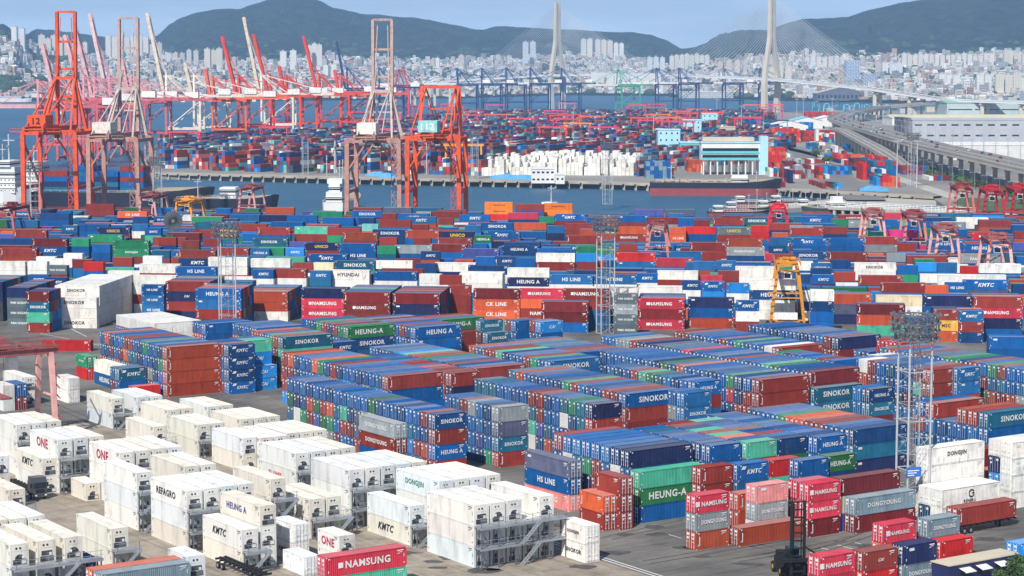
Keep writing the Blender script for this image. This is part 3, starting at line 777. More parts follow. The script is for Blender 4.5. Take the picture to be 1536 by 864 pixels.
def build_container(c):
    nm = 'shipping_container' if c['kind'] == 'dry' else 'refrigerated_container'
    rt = empty(nm, (c['x'], c['y'], c['z']), c['rot'], c['label'], 'container' if c['kind'] == 'dry' else 'refrigerated container', GD if c['kind'] == 'dry' else GR)
    col = color_of(c); h = c['h']; L = c['L']
    st = 0
    if c['kind'] == 'dry' and not c['logo']: st = {'br': 1, 'r': 1, 'dr': 1, 'or': 1}.get(c['c'], 2 if c['v'] > .97 else 0)
    obj('body', body_mesh(L, h, c['kind'], st), rt, color=col)
    big = c['vis'] > 8
    if c['kind'] == 'dry' and c['block'] != 'far':
        d, r = door_mesh(h)
        for side in (0, 1):
            o = obj('door', d, rt, color=col)
            if c['door'] == 0:
                o.location = (-.0, .16 if side == 0 else CW - .16, 0)
                if side: o.scale = (1, -1, 1)
            else:
                o.location = (L + .0, .16 if side == 0 else CW - .16, 0)
                o.scale = (-1, 1 if side == 0 else -1, 1)
            obj('locking_bars', r, o)
    if c['kind'] == 'reefer':
        a, b, e = cool_mesh(h, int(abs(c['x'] * 3.7 + c['y'] + c['tier'] * 5)) % 3)
        o = obj('cooling_unit', a, rt, (L - .05, 0, 0), color=col); obj('condenser_fan', b, o); [obj('evaporator_fan', e, o, (0, yy, 0)) for yy in (.8, 1.3)]
    if c['logo']:
        t, mt, sz = LOGO[c['logo']]
        me, w = text_mesh(t, mt); sz = sz * (1.15 if L > 8 else .80); sx = min(sz, L * .74 / w); sz = min(sz, sx * 1.25)
        qv = (c['x'] * 5.3 + c['y'] * 2.9 + c['tier']) % 1.0; sx *= .80 + .22 * qv; sz *= .80 + .22 * qv
        o = obj('lettering', me, rt, ((qv - .5) * .05 * L + L * (.42 if c['logo'] in ('HG', 'S4') else .48 if c['kind'] == 'dry' else .42) + (0.1 if L > 8 else .15), -.03, h * (.52 if L > 8 else .5))); o.scale = (sx, 1, sz)
        if c['logo'] == 'N':
            k = MB(); k.box(-.45, -.01, -.45, .45, 0, .45); ob = obj('emblem', k.mesh('emblem', [M_WHITE]), rt, (L * .5 - w * sx * .5 - .55, -.022, h * .52)); ob.scale = (.8, 1, .8)
        if c['logo'] == 'X':
            o.location.z = h * .22; k = MB()
            for q in range(18):
                a, b3 = math.radians(30 + q * 17), math.radians(30 + (q + 1) * 17); k.quad([(.42 * math.cos(a), 0, .42 * math.sin(a)), (.42 * math.cos(b3), 0, .42 * math.sin(b3)), (.62 * math.cos(b3), 0, .62 * math.sin(b3)), (.62 * math.cos(a), 0, .62 * math.sin(a))])
            k.quad([(.1, 0, -.1), (.6, 0, -.1), (.6, 0, .1), (.1, 0, .1)]); obj('emblem', k.mesh('emblem', [M_DARKMARK]), rt, (L * .5, -.03, h * .6))
        if c['logo'] == 'K':
            k = MB(); k.quad([(-.5, 0, 0), (.3, 0, 0), (.55, 0, .5), (-.2, 0, .5)]); obj('emblem', k.mesh('emblem', [M_WHITE]), rt, (L * .5 - w * sx * .5 - .5, -.028, h * .66))
for c in IND: build_container(c)
# ---------- all remaining containers: one mass
class Mass:
    def __init__(s): s.v = []; s.q = []; s.c = []; s.n = 0
    def quads(s, V4, C):
        """V4: (k,4,3) array, C: (k,3)"""
        k = len(V4); s.v.append(V4.reshape(-1, 3)); s.c.append(C); s.n += 4 * k
    def box(s, x, y, z, rot, L, W, h, col, top=None):
        c, sn = math.cos(rot), math.sin(rot)
        b = np.array([(0, 0), (L, 0), (L, W), (0, W)], float); p = np.stack([x + b[:, 0] * c - b[:, 1] * sn, y + b[:, 0] * sn + b[:, 1] * c], 1)
        lo = np.concatenate([p, np.full((4, 1), z)], 1); hi = np.concatenate([p, np.full((4, 1), z + h)], 1)
        Q = [hi] + [np.stack([lo[i], lo[(i + 1) % 4], hi[(i + 1) % 4], hi[i]]) for i in range(4)]
        s.quads(np.array(Q), np.array([top or col] + [col] * 4))
    def build(s, name, mat):
        V = np.concatenate(s.v); C = np.concatenate(s.c); n = len(V) // 4
        me = bpy.data.meshes.new(name); me.vertices.add(len(V)); me.vertices.foreach_set('co', V.ravel().astype(np.float32))
        me.loops.add(4 * n); me.polygons.add(n)
        me.loops.foreach_set('vertex_index', np.arange(4 * n, dtype=np.int32)); me.polygons.foreach_set('loop_start', np.arange(0, 4 * n, 4, dtype=np.int32))
        me.polygons.foreach_set('loop_total', np.full(n, 4, dtype=np.int32))
        at = me.color_attributes.new('Col', 'FLOAT_COLOR', 'CORNER'); a = np.ones((4 * n, 4), np.float32); a[:, :3] = np.repeat(C, 4, 0)
        at.data.foreach_set('color', a.ravel()); me.materials.append(mat); me.update(calc_edges=True); me.validate()
        return obj(name, me)
MS = Mass(); SHEENDUST = (.46, .46, .46)  # grey mixed into container tops: painted sky sheen plus roof dust
WH = (.72, .73, .72); RODC = (.58, .63, .68)
def local_quads(c, rects):
    """rects on the door end (x = 0): (y0, z0, y1, z1, colour, proud)"""
    co, sn = math.cos(c['rot']), math.sin(c['rot']); Q = []; C = []
    end = 0 if c['door'] == 0 else c['L']; sg = -1 if c['door'] == 0 else 1
    for (y0, z0, y1, z1, col, pr) in rects:
        lx = end + sg * pr
        pts = [(lx, y0, z0), (lx, y1, z0), (lx, y1, z1), (lx, y0, z1)]
        Q.append([(c['x'] + a * co - b * sn, c['y'] + a * sn + b * co, c['z'] + z) for a, b, z in pts]); C.append(col)
    MS.quads(np.array(Q, float), np.array(C, float))
def add_text(c):
    t, mt, sz = LOGO[c['logo']]; me, w = text_mesh(t, mt); L = c['L']; h = c['h']
    sz = sz * (1.15 if L > 8 else .80); sx = min(sz, L * .74 / w); sz = min(sz, sx * 1.25)
    co = np.zeros(len(me.vertices) * 3); me.vertices.foreach_get('co', co); co = co.reshape(-1, 3)
    me.calc_loop_triangles(); tri = np.zeros(len(me.loop_triangles) * 3, np.int32); me.loop_triangles.foreach_get('vertices', tri); tri = tri.reshape(-1, 3)
    p = np.stack([co[:, 0] * sx + L * .5 + .2, np.full(len(co), -.03), co[:, 2] * sz + h * .5], 1)
    cr, sn = math.cos(c['rot']), math.sin(c['rot'])
    q = np.stack([c['x'] + p[:, 0] * cr - p[:, 1] * sn, c['y'] + p[:, 0] * sn + p[:, 1] * cr, c['z'] + p[:, 2]], 1)
    T = q[tri]; T4 = np.concatenate([T, T[:, 2:3]], 1); m = (T[:, 1] + T[:, 2]) / 2
    T4 = np.stack([T[:, 0], T[:, 1], m, T[:, 2]], 1)
    MS.quads(T4, np.tile(np.array(LMAT[mt.name]), (len(T4), 1)))
for c in CONTS:
    if id(c) in indset: continue
    col = color_of(c); h = c['h'] - .05
    MS.box(c['x'], c['y'], c['z'], c['rot'], c['L'], CW, h, col, (lambda f: tuple(q * (1 - f) + e * f for q, e in zip(col, SHEENDUST)))(RND.uniform(0, .34)))
    if c['vis'] > 0 or c['idx'] == 0:
        if c['block'] != 'far':
            dk = tuple(q * .55 for q in col)
            rc = [(.12, .2, 1.2, h - .15, tuple(q * .9 for q in col), .02), (1.24, .2, 2.32, h - .15, tuple(q * .9 for q in col), .02), (1.2, .12, 1.24, h - .1, dk, .012),
                  (.4, .1, .46, h - .1, RODC, .05), (.95, .1, 1.0, h - .1, RODC, .05), (1.45, .1, 1.5, h - .1, RODC, .05), (1.95, .1, 2.0, h - .1, RODC, .05),
                  (.3, h - .65, .75, h - .32, WH, .06), (1.7, h - .6, 2.15, h - .3, WH, .06), (1.65, h - 1.2, 2.0, h - .9, WH, .06), (.02, h - .14, .16, h, RODC, .01), (2.28, h - .14, 2.42, h, RODC, .01)]
            local_quads(c, rc)
        if c['logo']: add_text(c)
# ================================================================== water, land, hills
def add_sheet(name, pts, z, mat, thick=0.0):
    mb = MB(); mb.quad([(p[0], p[1], z) for p in pts])
    if thick:
        n = len(pts)
        for i in range(n):
            a, b = pts[i], pts[(i + 1) % n]; mb.quad([(a[0], a[1], z), (a[0], a[1], z - thick), (b[0], b[1], z - thick), (b[0], b[1], z)])
    return tag(mb.build(name, mat), kind='structure')
m, nt, b = nodemat('sea_water')
pos = worldpos(nt)
mp = nt.nodes.new('ShaderNodeMapping'); mp.inputs['Scale'].default_value = (1.0, .3, 1); nt.links.new(pos, mp.inputs['Vector'])
n1 = noise(nt, .006, 4, mp.outputs[0]); n2 = noise(nt, .11, 4, mp.outputs[0])
rr = ramp(nt, n1.outputs[0], [(0.35, (.020, .080, .150)), (0.7, (.042, .130, .215))])
nt.links.new(rr.outputs[0], b.inputs['Base Color'])
b.inputs['Roughness'].default_value = .42; b.inputs['Specular IOR Level'].default_value = .22
bp = nt.nodes.new('ShaderNodeBump'); bp.inputs['Strength'].default_value = .9; bp.inputs['Distance'].default_value = 1.6
nt.links.new(n2.outputs[0], bp.inputs['Height']); nt.links.new(bp.outputs[0], b.inputs['Normal'])
M_WATER = m
SEAZ = -3.0
add_sheet('water', [(-9000, 500), (9000, 500), (9000, 14000), (-9000, 14000)], SEAZ, M_WATER)
# yard paving: asphalt with stains and tyre tracks
m, nt, b = nodemat('yard_asphalt'); pos = worldpos(nt)
mp = nt.nodes.new('ShaderNodeMapping'); mp.inputs['Rotation'].default_value = (0, 0, -GA); nt.links.new(pos, mp.inputs['Vector'])
mp2 = nt.nodes.new('ShaderNodeMapping'); mp2.inputs['Scale'].default_value = (.06, .9, 1); nt.links.new(mp.outputs[0], mp2.inputs['Vector'])
a1 = noise(nt, .045, 5, pos, .65); a2 = noise(nt, 1.0, 5, mp2.outputs[0], .7); a3 = noise(nt, 1.6, 3, pos)
c = ramp(nt, a1.outputs[0], [(.32, (.065, .062, .058)), (.48, (.13, .122, .110)), (.68, (.21, .195, .17))]).outputs[0]
c = mix(nt, c, ramp(nt, a2.outputs[0], [(.32, (.5, .5, .5)), (.5, (1, 1, 1)), (.72, (1.25, 1.22, 1.18))]).outputs[0], .8, 'MULTIPLY')
c = mix(nt, c, ramp(nt, a3.outputs[0], [(.3, (.85, .85, .85)), (.7, (1.1, 1.1, 1.1))]).outputs[0], .6, 'MULTIPLY')
nt.links.new(c, b.inputs['Base Color']); b.inputs['Roughness'].default_value = .85
M_ASPH = m
m, nt, b = nodemat('reefer_concrete'); pos = worldpos(nt)
mp = nt.nodes.new('ShaderNodeMapping'); mp.inputs['Rotation'].default_value = (0, 0, -GA); nt.links.new(pos, mp.inputs['Vector'])
bk = nt.nodes.new('ShaderNodeTexBrick'); bk.offset = 0; bk.inputs['Scale'].default_value = 1.0; bk.inputs['Mortar Size'].default_value = .05
bk.inputs['Brick Width'].default_value = 7.0; bk.inputs['Row Height'].default_value = 6.0
bk.inputs['Color1'].default_value = (.34, .295, .235, 1); bk.inputs['Color2'].default_value = (.29, .25, .20, 1); bk.inputs['Mortar'].default_value = (.16, .14, .12, 1)
nt.links.new(mp.outputs[0], bk.inputs['Vector'])
mp3 = nt.nodes.new('ShaderNodeMapping'); mp3.inputs['Scale'].default_value = (.9, .05, 1); nt.links.new(mp.outputs[0], mp3.inputs['Vector'])
k1 = noise(nt, .3, 6, pos, .7); k2 = noise(nt, 1.0, 5, mp3.outputs[0], .7)
c = mix(nt, bk.outputs[0], ramp(nt, k1.outputs[0], [(.3, (.5, .47, .43)), (.55, (1, 1, 1))]).outputs[0], .8, 'MULTIPLY')
c = mix(nt, c, ramp(nt, k2.outputs[0], [(.3, (.55, .52, .48)), (.55, (1, 1, 1))]).outputs[0], .7, 'MULTIPLY')
nt.links.new(c, b.inputs['Base Color']); b.inputs['Roughness'].default_value = .9
M_RCONC = m
def PX(*pts, z=0): return [tuple(P(x, y, z))[:2] for x, y in pts]
# near yard: quay edge behind the far rows, joined to the right-hand shore
yard = [(-400, 120)] + [(500, 120)] + PX((1900, 420), (1750, 318), (1425, 318), (1330, 330), (1000, 331), (500, 332), (0, 333), (-300, 334))
add_sheet('yard_ground', yard, 0.0, M_ASPH, 3.5)
# concrete strip under the refrigerated field
u = Vector((math.cos(GA), math.sin(GA), 0)); v = Vector((math.sin(GA), -math.cos(GA), 0))
q0 = P(905, 842); q1 = P(640, 672)
rp = [q0, q0 - v * 150, q0 - v * 150 - u * 260, q0 + v * 110 - u * 260, q0 + v * 110]
add_sheet('concrete_apron', [(p.x, p.y) for p in rp], 0.004, M_RCONC)
# painted lane lines on the aprons
mk = MB()
def line(p, q, w=.2, z=.010, mi=0):
    p = Vector((p[0], p[1], 0)); q = Vector((q[0], q[1], 0)); d = (q - p).normalized(); n = Vector((-d.y, d.x, 0)) * w / 2
    mk.quad([(p - n)[:2] + (z,) if False else (p.x - n.x, p.y - n.y, z), (q.x - n.x, q.y - n.y, z), (q.x + n.x, q.y + n.y, z), (p.x + n.x, p.y + n.y, z)], mi)
q = P(905, 842)
for k in (0.6, 1.4): line(q + u * k - v * 28, q + u * k + v * 60, .22)
for k in range(9):
    s0 = P(960, 800) + u * (k * 6.5 + 3) + v * 3; line(s0, s0 + v * 3, .15)
for k in range(5):
    s0 = P(1180, 830) + u * (k * 3.2); line(s0, s0 + v * 10, .15)
for k in range(12):
    s0 = P(345, 600) + u * (k * 6); line(s0, s0 + u * 3, .15)
line(P(130, 505), P(60, 470), .2); line(P(60, 500), P(160, 520), .2)
tag(mk.build('painted_markings', M_WHITE), kind='structure')
tm = MB(); tg_ = random.Random(15)
for _ in range(34):
    c0 = P(tg_.uniform(860, 1500), tg_.uniform(740, 860)) if tg_.random() < .7 else P(tg_.uniform(60, 440), tg_.uniform(500, 640)); a0 = tg_.choice([GA, GA - math.pi / 2, GA + .2, GA - .3]); ln = tg_.uniform(8, 30); cv = tg_.uniform(-.02, .02); q = Vector((c0.x, c0.y, 0))
    for sd in (-.95, .95):
        aa = a0; pp = q + Vector((-math.sin(aa), math.cos(aa), 0)) * sd
        for st in range(10):
            nx_ = pp + Vector((math.cos(aa), math.sin(aa), 0)) * ln / 10; n_ = Vector((-math.sin(aa), math.cos(aa), 0)) * .17
            tm.quad([(pp.x - n_.x, pp.y - n_.y, .014), (nx_.x - n_.x, nx_.y - n_.y, .014), (nx_.x + n_.x, nx_.y + n_.y, .014), (pp.x + n_.x, pp.y + n_.y, .014)]); pp = nx_; aa += cv
M_TYRE = flat('tyre_mark_rubber', (.085, .08, .074), .9, 0, .5, 1.0)
tag(tm.build('tyre_marks', M_TYRE), kind='structure')
st_ = MB()
for _ in range(60):
    c0 = P(tg_.uniform(600, 1500), tg_.uniform(730, 862)); n = 9; r = tg_.uniform(.4, 1.8); k = len(st_.v)
    for i in range(n): t = 6.283 * i / n; q = r * tg_.uniform(.6, 1.2); st_.v.append((c0.x + q * math.cos(t) * 1.6, c0.y + q * math.sin(t), .018))
    st_.f.append(tuple(range(k, k + n))); st_.m.append(0); st_.c.append(None)
tag(st_.build('oil_stains', M_TYRE), kind='structure')
# far terminal land and its concrete quay
M_LAND = flat('terminal_paving', (.26, .245, .22), .9, 0, .35, .01)
far = PX((205, 261), (215, 240), (240, 212), (340, 207), (520, 200), (690, 172), (850, 168), (1000, 166), (1160, 168), (1262, 166), (1325, 166), (1600, 164), (1750, 250), (1750, 330), (1436, 322), (1400, 297), (1240, 289), (1164, 284), (1100, 282), (900, 275), (520, 268))
add_sheet('terminal_ground', far, 0.0, M_LAND, 3.5)
M_QUAY = flat('quay_concrete', (.40, .36, .29), .9, 0, .35, .08)
def quay(name, pts, z=0.5, w=9, lbl='', cat='quay'):
    """raised quay edge with dark fender openings along the water"""
    rt = empty(name, (0, 0, 0), 0, lbl, cat); e = MB(); f = MB()
    for (x0, y0), (x1, y1) in zip(pts[:-1], pts[1:]):
        a = P(x0, y0, 0); b2 = P(x1, y1, 0); d = (b2 - a); Ln = d.length; d.normalize(); n = Vector((d.y, -d.x, 0))
        if n.y > 0: n = -n
        p = [a, b2, b2 - n * w, a - n * w]
        top = [(q.x, q.y, z) for q in p]; e.quad(top if True else top)
        e.quad([(a.x, a.y, z - 1.4), (b2.x, b2.y, z - 1.4), (b2.x, b2.y, z), (a.x, a.y, z)])
        e.quad([(p[3].x, p[3].y, z), (p[2].x, p[2].y, z), (p[2].x, p[2].y, 0), (p[3].x, p[3].y, 0)])
        k = 0.0
        while k < Ln - 6:
            c0 = a + d * k; e.quad([(c0.x + n.x * .2, c0.y + n.y * .2, SEAZ), ((c0 + d * 1.6).x + n.x * .2, (c0 + d * 1.6).y + n.y * .2, SEAZ), ((c0 + d * 1.6).x + n.x * .2, (c0 + d * 1.6).y + n.y * .2, z - 1.4), (c0.x + n.x * .2, c0.y + n.y * .2, z - 1.4)])
            for j in (0, ): f.box(k, -0.9, z - 2.2, k + .9, 0.05, z - .7, 0, M=Matrix.Translation(a) @ Matrix.Rotation(math.atan2(d.y, d.x), 4, 'Z'))
            k += 8.0
    e.build('quay_wall', M_QUAY, rt); f.build('fenders', M_BLACK, rt); return rt
quay('quay', [(205, 261), (520, 269), (900, 276), (1100, 283), (1162, 285)], 1.2, 9, 'long beige concrete quay across the channel with dark fenders', 'quay')
quay('quay', [(1166, 286), (1240, 290), (1400, 298)], 1.2, 8, 'concrete quay behind the bow of the moored tanker', 'quay')
# ---- hills and the city slope: one height field
prof = [(-400, 60), (-60, 52), (0, 40), (10, 38), (22, 46), (30, 62), (48, 50), (60, 46), (90, 48), (120, 52), (160, 56), (225, 62), (243, 52), (255, 40), (272, 30), (300, 19), (325, 15), (345, 14), (362, 15), (385, 7), (405, 1), (430, -1), (470, 1),
        (487, 7), (500, 15), (520, 19), (545, 24), (590, 26), (620, 27), (650, 31), (690, 38), (715, 44), (728, 45), (745, 40), (790, 42), (830, 45), (880, 45), (920, 48), (950, 50), (975, 54), (1000, 63), (1020, 74), (1040, 71), (1060, 63), (1085, 52),
        (1110, 46), (1150, 45), (1180, 34), (1200, 30), (1240, 29), (1265, 27), (1290, 20), (1320, 12), (1350, 6), (1380, 2), (1420, 1), (1450, -2), (1500, -9), (1560, -18), (1700, -24), (1950, -10)]
def lerp(tab, x):
    if x <= tab[0][0]: return tab[0][1]
    for (a, p), (b_, q) in zip(tab[:-1], tab[1:]):
        if x <= b_: return p + (q - p) * (x - a) / (b_ - a)
    return tab[-1][1]
SHORE = [(-400, 4700), (520, 4900), (700, 5300), (850, 5900), (1000, 5700), (1150, 4900), (1300, 4600), (1400, 4350), (1950, 4200)]
TOPY = [(-400, 66), (0, 62), (30, 66), (70, 66), (120, 78), (180, 82), (240, 78), (300, 92), (420, 84), (520, 84), (640, 90), (760, 86), (900, 82), (1000, 96), (1100, 88), (1200, 80), (1400, 84), (1536, 80), (1950, 78)]
RIDGE = [(-400, 7000), (20, 6800), (60, 9500), (240, 9200), (300, 8600), (1000, 8600), (1100, 8200), (1300, 7800), (1950, 7600)]
import mathutils
TOPY = [(a, b_ + (7 if a > 150 else 4)) for a, b_ in TOPY]
def ground_h(px, d):
    ds = lerp(SHORE, px); dr = lerp(RIDGE, px); dt = ds + (dr - ds) * .52
    zt = 68 + (104 - lerp(TOPY, px)) * dt / FPX; zr = 68 + (104 - lerp(prof, px)) * dr / FPX
    zt = min(zt, zr * .8)
    if d < ds: return -4
    if d < dt: t = (d - ds) / (dt - ds); return 2 + (zt - 2) * (t ** 1.25)
    if d < dr: t = (d - dt) / (dr - dt); s = t * t * (3 - 2 * t); return zt + (zr - zt) * (s * .6 + t * .4)
    t = min(1, (d - dr) / 2600); return zr * (1 - t * t) - 5 * t
NXH, NYH = 420, 96
hm = MB()
for j in range(NYH):
    for i in range(NXH):
        px = -260 + i * (2060.0 / (NXH - 1)); ds = lerp(SHORE, px); dr = lerp(RIDGE, px)
        f = j / (NYH - 1); d = ds - 30 + (dr + 2700 - ds) * f
        x = (px - 768) / FPX * d; z = ground_h(px, d)
        ti = max(0, min(1, (z - 70) / 120))
        nz = mathutils.noise.fractal((x * .0022, d * .0022, 0), .9, 2.0, 5) * 30 + mathutils.noise.fractal((x * .02, d * .02, 3), .8, 2.0, 3) * 7
        e = 1 - min(1, abs(d - dr) / 900) * .0
        rg = 1 - abs(mathutils.noise.noise((x * .0016 + 5, d * .0011, 9))) * 2; nz -= (max(0, rg) ** 2) * 75 * (0 if abs(d - dr) < 350 else 1)
        z += nz * ti * (.35 if abs(d - dr) < 500 else 1.0)
        hm.v.append((x, d, z))
for j in range(NYH - 1):
    for i in range(NXH - 1):
        k = j * NXH + i; hm.f.append((k, k + 1, k + NXH + 1, k + NXH)); hm.m.append(0); hm.c.append(None)
m, nt, b = nodemat('forested_hill'); pos = worldpos(nt)
h1 = noise(nt, .005, 6, pos, .65); h2 = noise(nt, .022, 8, pos, .75)
c = ramp(nt, h1.outputs[0], [(.3, (.018, .032, .024)), (.55, (.030, .048, .030)), (.75, (.048, .066, .036))]).outputs[0]
c = mix(nt, c, ramp(nt, h2.outputs[0], [(.38, (.3, .35, .35)), (.5, (1, 1, 1)), (.64, (1.9, 1.8, 1.5))]).outputs[0], .9, 'MULTIPLY')
r2 = noise(nt, .011, 3, pos); c = mix(nt, c, (.25, .25, .21), ramp(nt, r2.outputs[0], [(.71, (0, 0, 0)), (.74, (.8, .8, .8))]).outputs[0])
nt.links.new(c, b.inputs['Base Color']); b.inputs['Roughness'].default_value = 1.0; b.inputs['Specular IOR Level'].default_value = .05
bp = nt.nodes.new('ShaderNodeBump'); bp.inputs['Strength'].default_value = 1.0; bp.inputs['Distance'].default_value = 45
nt.links.new(h2.outputs[0], bp.inputs['Height']); nt.links.new(bp.outputs[0], b.inputs['Normal'])
tag(hm.build('hills', m, smooth=False), kind='structure')
# ================================================================== far terminal containers (added to the same mass)
TR = random.Random(21)
def polyin(poly, x, y):
    r = False; n = len(poly); j = n - 1
    for i in range(n):
        if (poly[i][1] > y) != (poly[j][1] > y) and x < (poly[j][0] - poly[i][0]) * (y - poly[i][1]) / (poly[j][1] - poly[i][1]) + poly[i][0]: r = not r
        j = i
    return r
zoneA = PX((250, 256), (250, 222), (345, 216), (520, 208), (620, 190), (700, 178), (850, 174), (1010, 172), (1150, 175), (1165, 184), (1050, 205), (1000, 230), (955, 262), (760, 262), (740, 264), (520, 262))
zoneB = PX((955, 264), (985, 238), (1050, 215), (1160, 196), (1210, 214), (1150, 240), (1040, 262), (1030, 268))
GT = math.radians(62)
def hashc(a, b): return (math.sin(a * 12.9898 + b * 78.233) * 43758.5453) % 1.0
FC = ['b'] * 7 + ['r'] * 5 + ['n'] * 4 + ['rd'] * 2 + ['dr'] * 4 + ['br'] * 3 + ['tb'] * 4 + ['w', 'wc', 'gy', 'lb', 'gb', 'lt', 'pp'] + ['w', 'or', 'gy', 'mt', 'pk', 'g_', 'k']
NFAR = 0
def field(zone, rot, blkw, T0, T1, fill, palette=None, ext=3000, x0=-900, y0=1250, y1=3000, nogo=()):
    global NFAR
    c, s = math.cos(rot), math.sin(rot)
    for ia in range(-260, 260):
        for jb in range(-140, 140):
            a = ia * 12.9; bb = jb * blkw
            cx = a * c - bb * s; cy = 1900 + a * s + bb * c
            if cy < y0 or cy > y1 or not polyin(zone, cx, cy): continue
            if any(polyin(q, cx, cy) for q in nogo): continue
            if TR.random() > fill: continue
            blk = hashc(ia // 5, jb)
            for k in range(6):
                T = TR.randint(T0, T1); T = max(1, min(T, T1))
                if TR.random() < .08: continue
                ox = -k * 2.6 * s; oy = k * 2.6 * c
                pal = palette or FC
                base = pal[int(blk * len(pal)) % len(pal)]
                for t in range(T):
                    cc = PAL[base if TR.random() < .08 else TR.choice(pal)]; f = TR.uniform(.75, 1.1); cc = tuple((q * 1.05 + .025) * f for q in cc)
                    MS.box(cx + ox, cy + oy, t * 2.6, rot, 12.1, 2.44, 2.55, cc); NFAR += 1
whites = PX((752, 264), (752, 256), (790, 250), (860, 246), (962, 248), (958, 264))
field(whites, GB + math.pi / 2, 16.5, 2, 4, .88, ['w', 'wc', 'w'], y0=1250)
wh2 = PX((800, 232), (800, 226), (880, 222), (880, 230))
field(wh2, GB + math.pi / 2, 16.5, 2, 4, .9, ['w', 'wc', 'w', 'gy'], y0=1250)
field(zoneA, GT, 26, 2, 5, .80, nogo=(whites, wh2))
field(zoneB, GT, 26, 2, 4, .7)
# stacks behind the viaduct side: red and white walls
def wall_of(px, py, wpx, T, pal, n=5, rot=GB, L=12.19):
    p = P(px, py, 0); s = FPX / p.y; k = max(1, int(wpx / s / 2.6))
    for i in range(k):
        for t in range(T):
            for dd in range(2):
                cc = PAL[TR.choice(pal)]; MS.box(p.x + i * 2.6, p.y + dd * 12.6, t * 2.6, math.pi / 2, 12.1, 2.44, 2.55, tuple(q * TR.uniform(.85, 1.08) for q in cc))
wall_of(1162, 214, 42, 5, ['rd', 'rd', 'or']); wall_of(1209, 213, 20, 4, ['r', 'rd']); wall_of(1228, 211, 32, 4, ['w', 'rd', 'r', 'w'])
wall_of(1152, 243, 32, 4, ['rd', 'or', 'rd']); wall_of(1315, 267, 40, 4, ['tb', 'b', 'tb', 'rd']); wall_of(1300, 270, 12, 4, ['rd']); wall_of(1260, 243, 60, 2, ['rd', 'r', 'or']); wall_of(1275, 252, 50, 2, ['rd', 'rd', 'w'])
wall_of(1230, 262, 60, 2, ['b', 'tb', 'r', 'lb']); wall_of(1038, 258, 26, 3, ['or', 'br']); wall_of(1360, 262, 50, 2, ['b', 'r', 'pu', 'dr']); wall_of(1400, 271, 40, 1, ['b', 'r', 'w', 'dr'])
wall_of(975, 268, 40, 4, ['b', 'gb', 'b']); wall_of(1062, 205, 40, 3, ['b', 'n']); wall_of(1110, 190, 60, 3, ['b', 'n', 'b']); wall_of(1210, 176, 60, 3, ['rd', 'r']); wall_of(1330, 280, 30, 2, ['rd', 'or']); wall_of(1200, 245, 50, 1, ['w', 'r', 'gy']); wall_of(1160, 265, 40, 2, ['r', 'mt', 'w', 'b'])
for _ in range(120):
    px = TR.uniform(1158, 1395); py = TR.uniform(186, 284)
    if px > 1262 + (py - 190) * 1.15 - 6 or (px - 1180) * .55 > (py - 222) - 8 and (px - 1205) * .57 < (py - 222) + 3 and py > 222: continue
    pr_ = P(px, py, 0)
    wall_of(px, py, TR.uniform(6, 20), TR.choice([1, 1, 2, 3]), TR.choice([['rd', 'r', 'or'], ['b', 'tb', 'lb'], ['w', 'gy', 'r'], ['rd', 'w', 'b', 'mt'], ['r', 'dr', 'n']]))
print('far containers', NFAR)
tag(MS.build('shipping_containers', M_PAINTA), 'many more stacked containers of every colour filling the yards and the far terminal', 'containers', kind='stuff')
# ================================================================== city
CR = random.Random(33)
CCOL = [srgb(h) for h in ('#d9d8d2', '#e6e3da', '#cfcac0', '#c4c2bd', '#d8cdb9', '#b9b4ab', '#e9e8e6', '#c9bfae', '#a8a6a3', '#c7a893', '#98a9a8', '#d5dade', '#b98f7c')]
def city_ground(x, y): return ground_h(768 + FPX * x / y, y)
HS = Mass()
nh = 0
while nh < 21000:
    px = CR.uniform(-120, 1660); ds = lerp(SHORE, px); dr = lerp(RIDGE, px); dt = ds + (dr - ds) * .52
    f = CR.random() ** .8; d = ds + 25 + (dt - ds + 150) * f
    x = (px - 768) / FPX * d; z = city_ground(x, d)
    g = mathutils.noise.noise((x * .0045, d * .0028, 7))
    if g > .22 + (.15 if px > 300 else 0): continue           # wooded knolls
    w = CR.uniform(7, 17); dp = CR.uniform(8, 16); h = CR.uniform(4, 10) if CR.random() < .9 else CR.uniform(11, 24)
    cc = CR.choice(CCOL); k = CR.uniform(.65, 1.25); cc = tuple(q * k for q in cc)
    tp = CR.choice([cc, cc, tuple(q * .6 for q in cc), srgb('#5f7d6c'), srgb('#8d4f3f'), srgb('#4d78a0')])
    r = CR.uniform(-.5, .5)
    HS.box(x, d, z - 6, r, w, dp, h + 6, cc, tp)
    if h > 9:                                                   # window bands
        c_, s_ = math.cos(r), math.sin(r); Q = []; C = []
        for fl in range(int(h // 3.2)):
            zz = z + 1.2 + fl * 3.2; a0, a1 = 1.0, w - 1.0
            Q.append([(x + a0 * c_ + .15 * s_, d + a0 * s_ - .15 * c_, zz), (x + a1 * c_ + .15 * s_, d + a1 * s_ - .15 * c_, zz), (x + a1 * c_ + .15 * s_, d + a1 * s_ - .15 * c_, zz + 1.3), (x + a0 * c_ + .15 * s_, d + a0 * s_ - .15 * c_, zz + 1.3)]); C.append((.10, .12, .15))
        HS.quads(np.array(Q), np.array(C))
    nh += 1
tag(HS.build('hillside_houses', M_CITY), 'dense pale low houses covering the slopes below the hills', 'houses', kind='stuff')
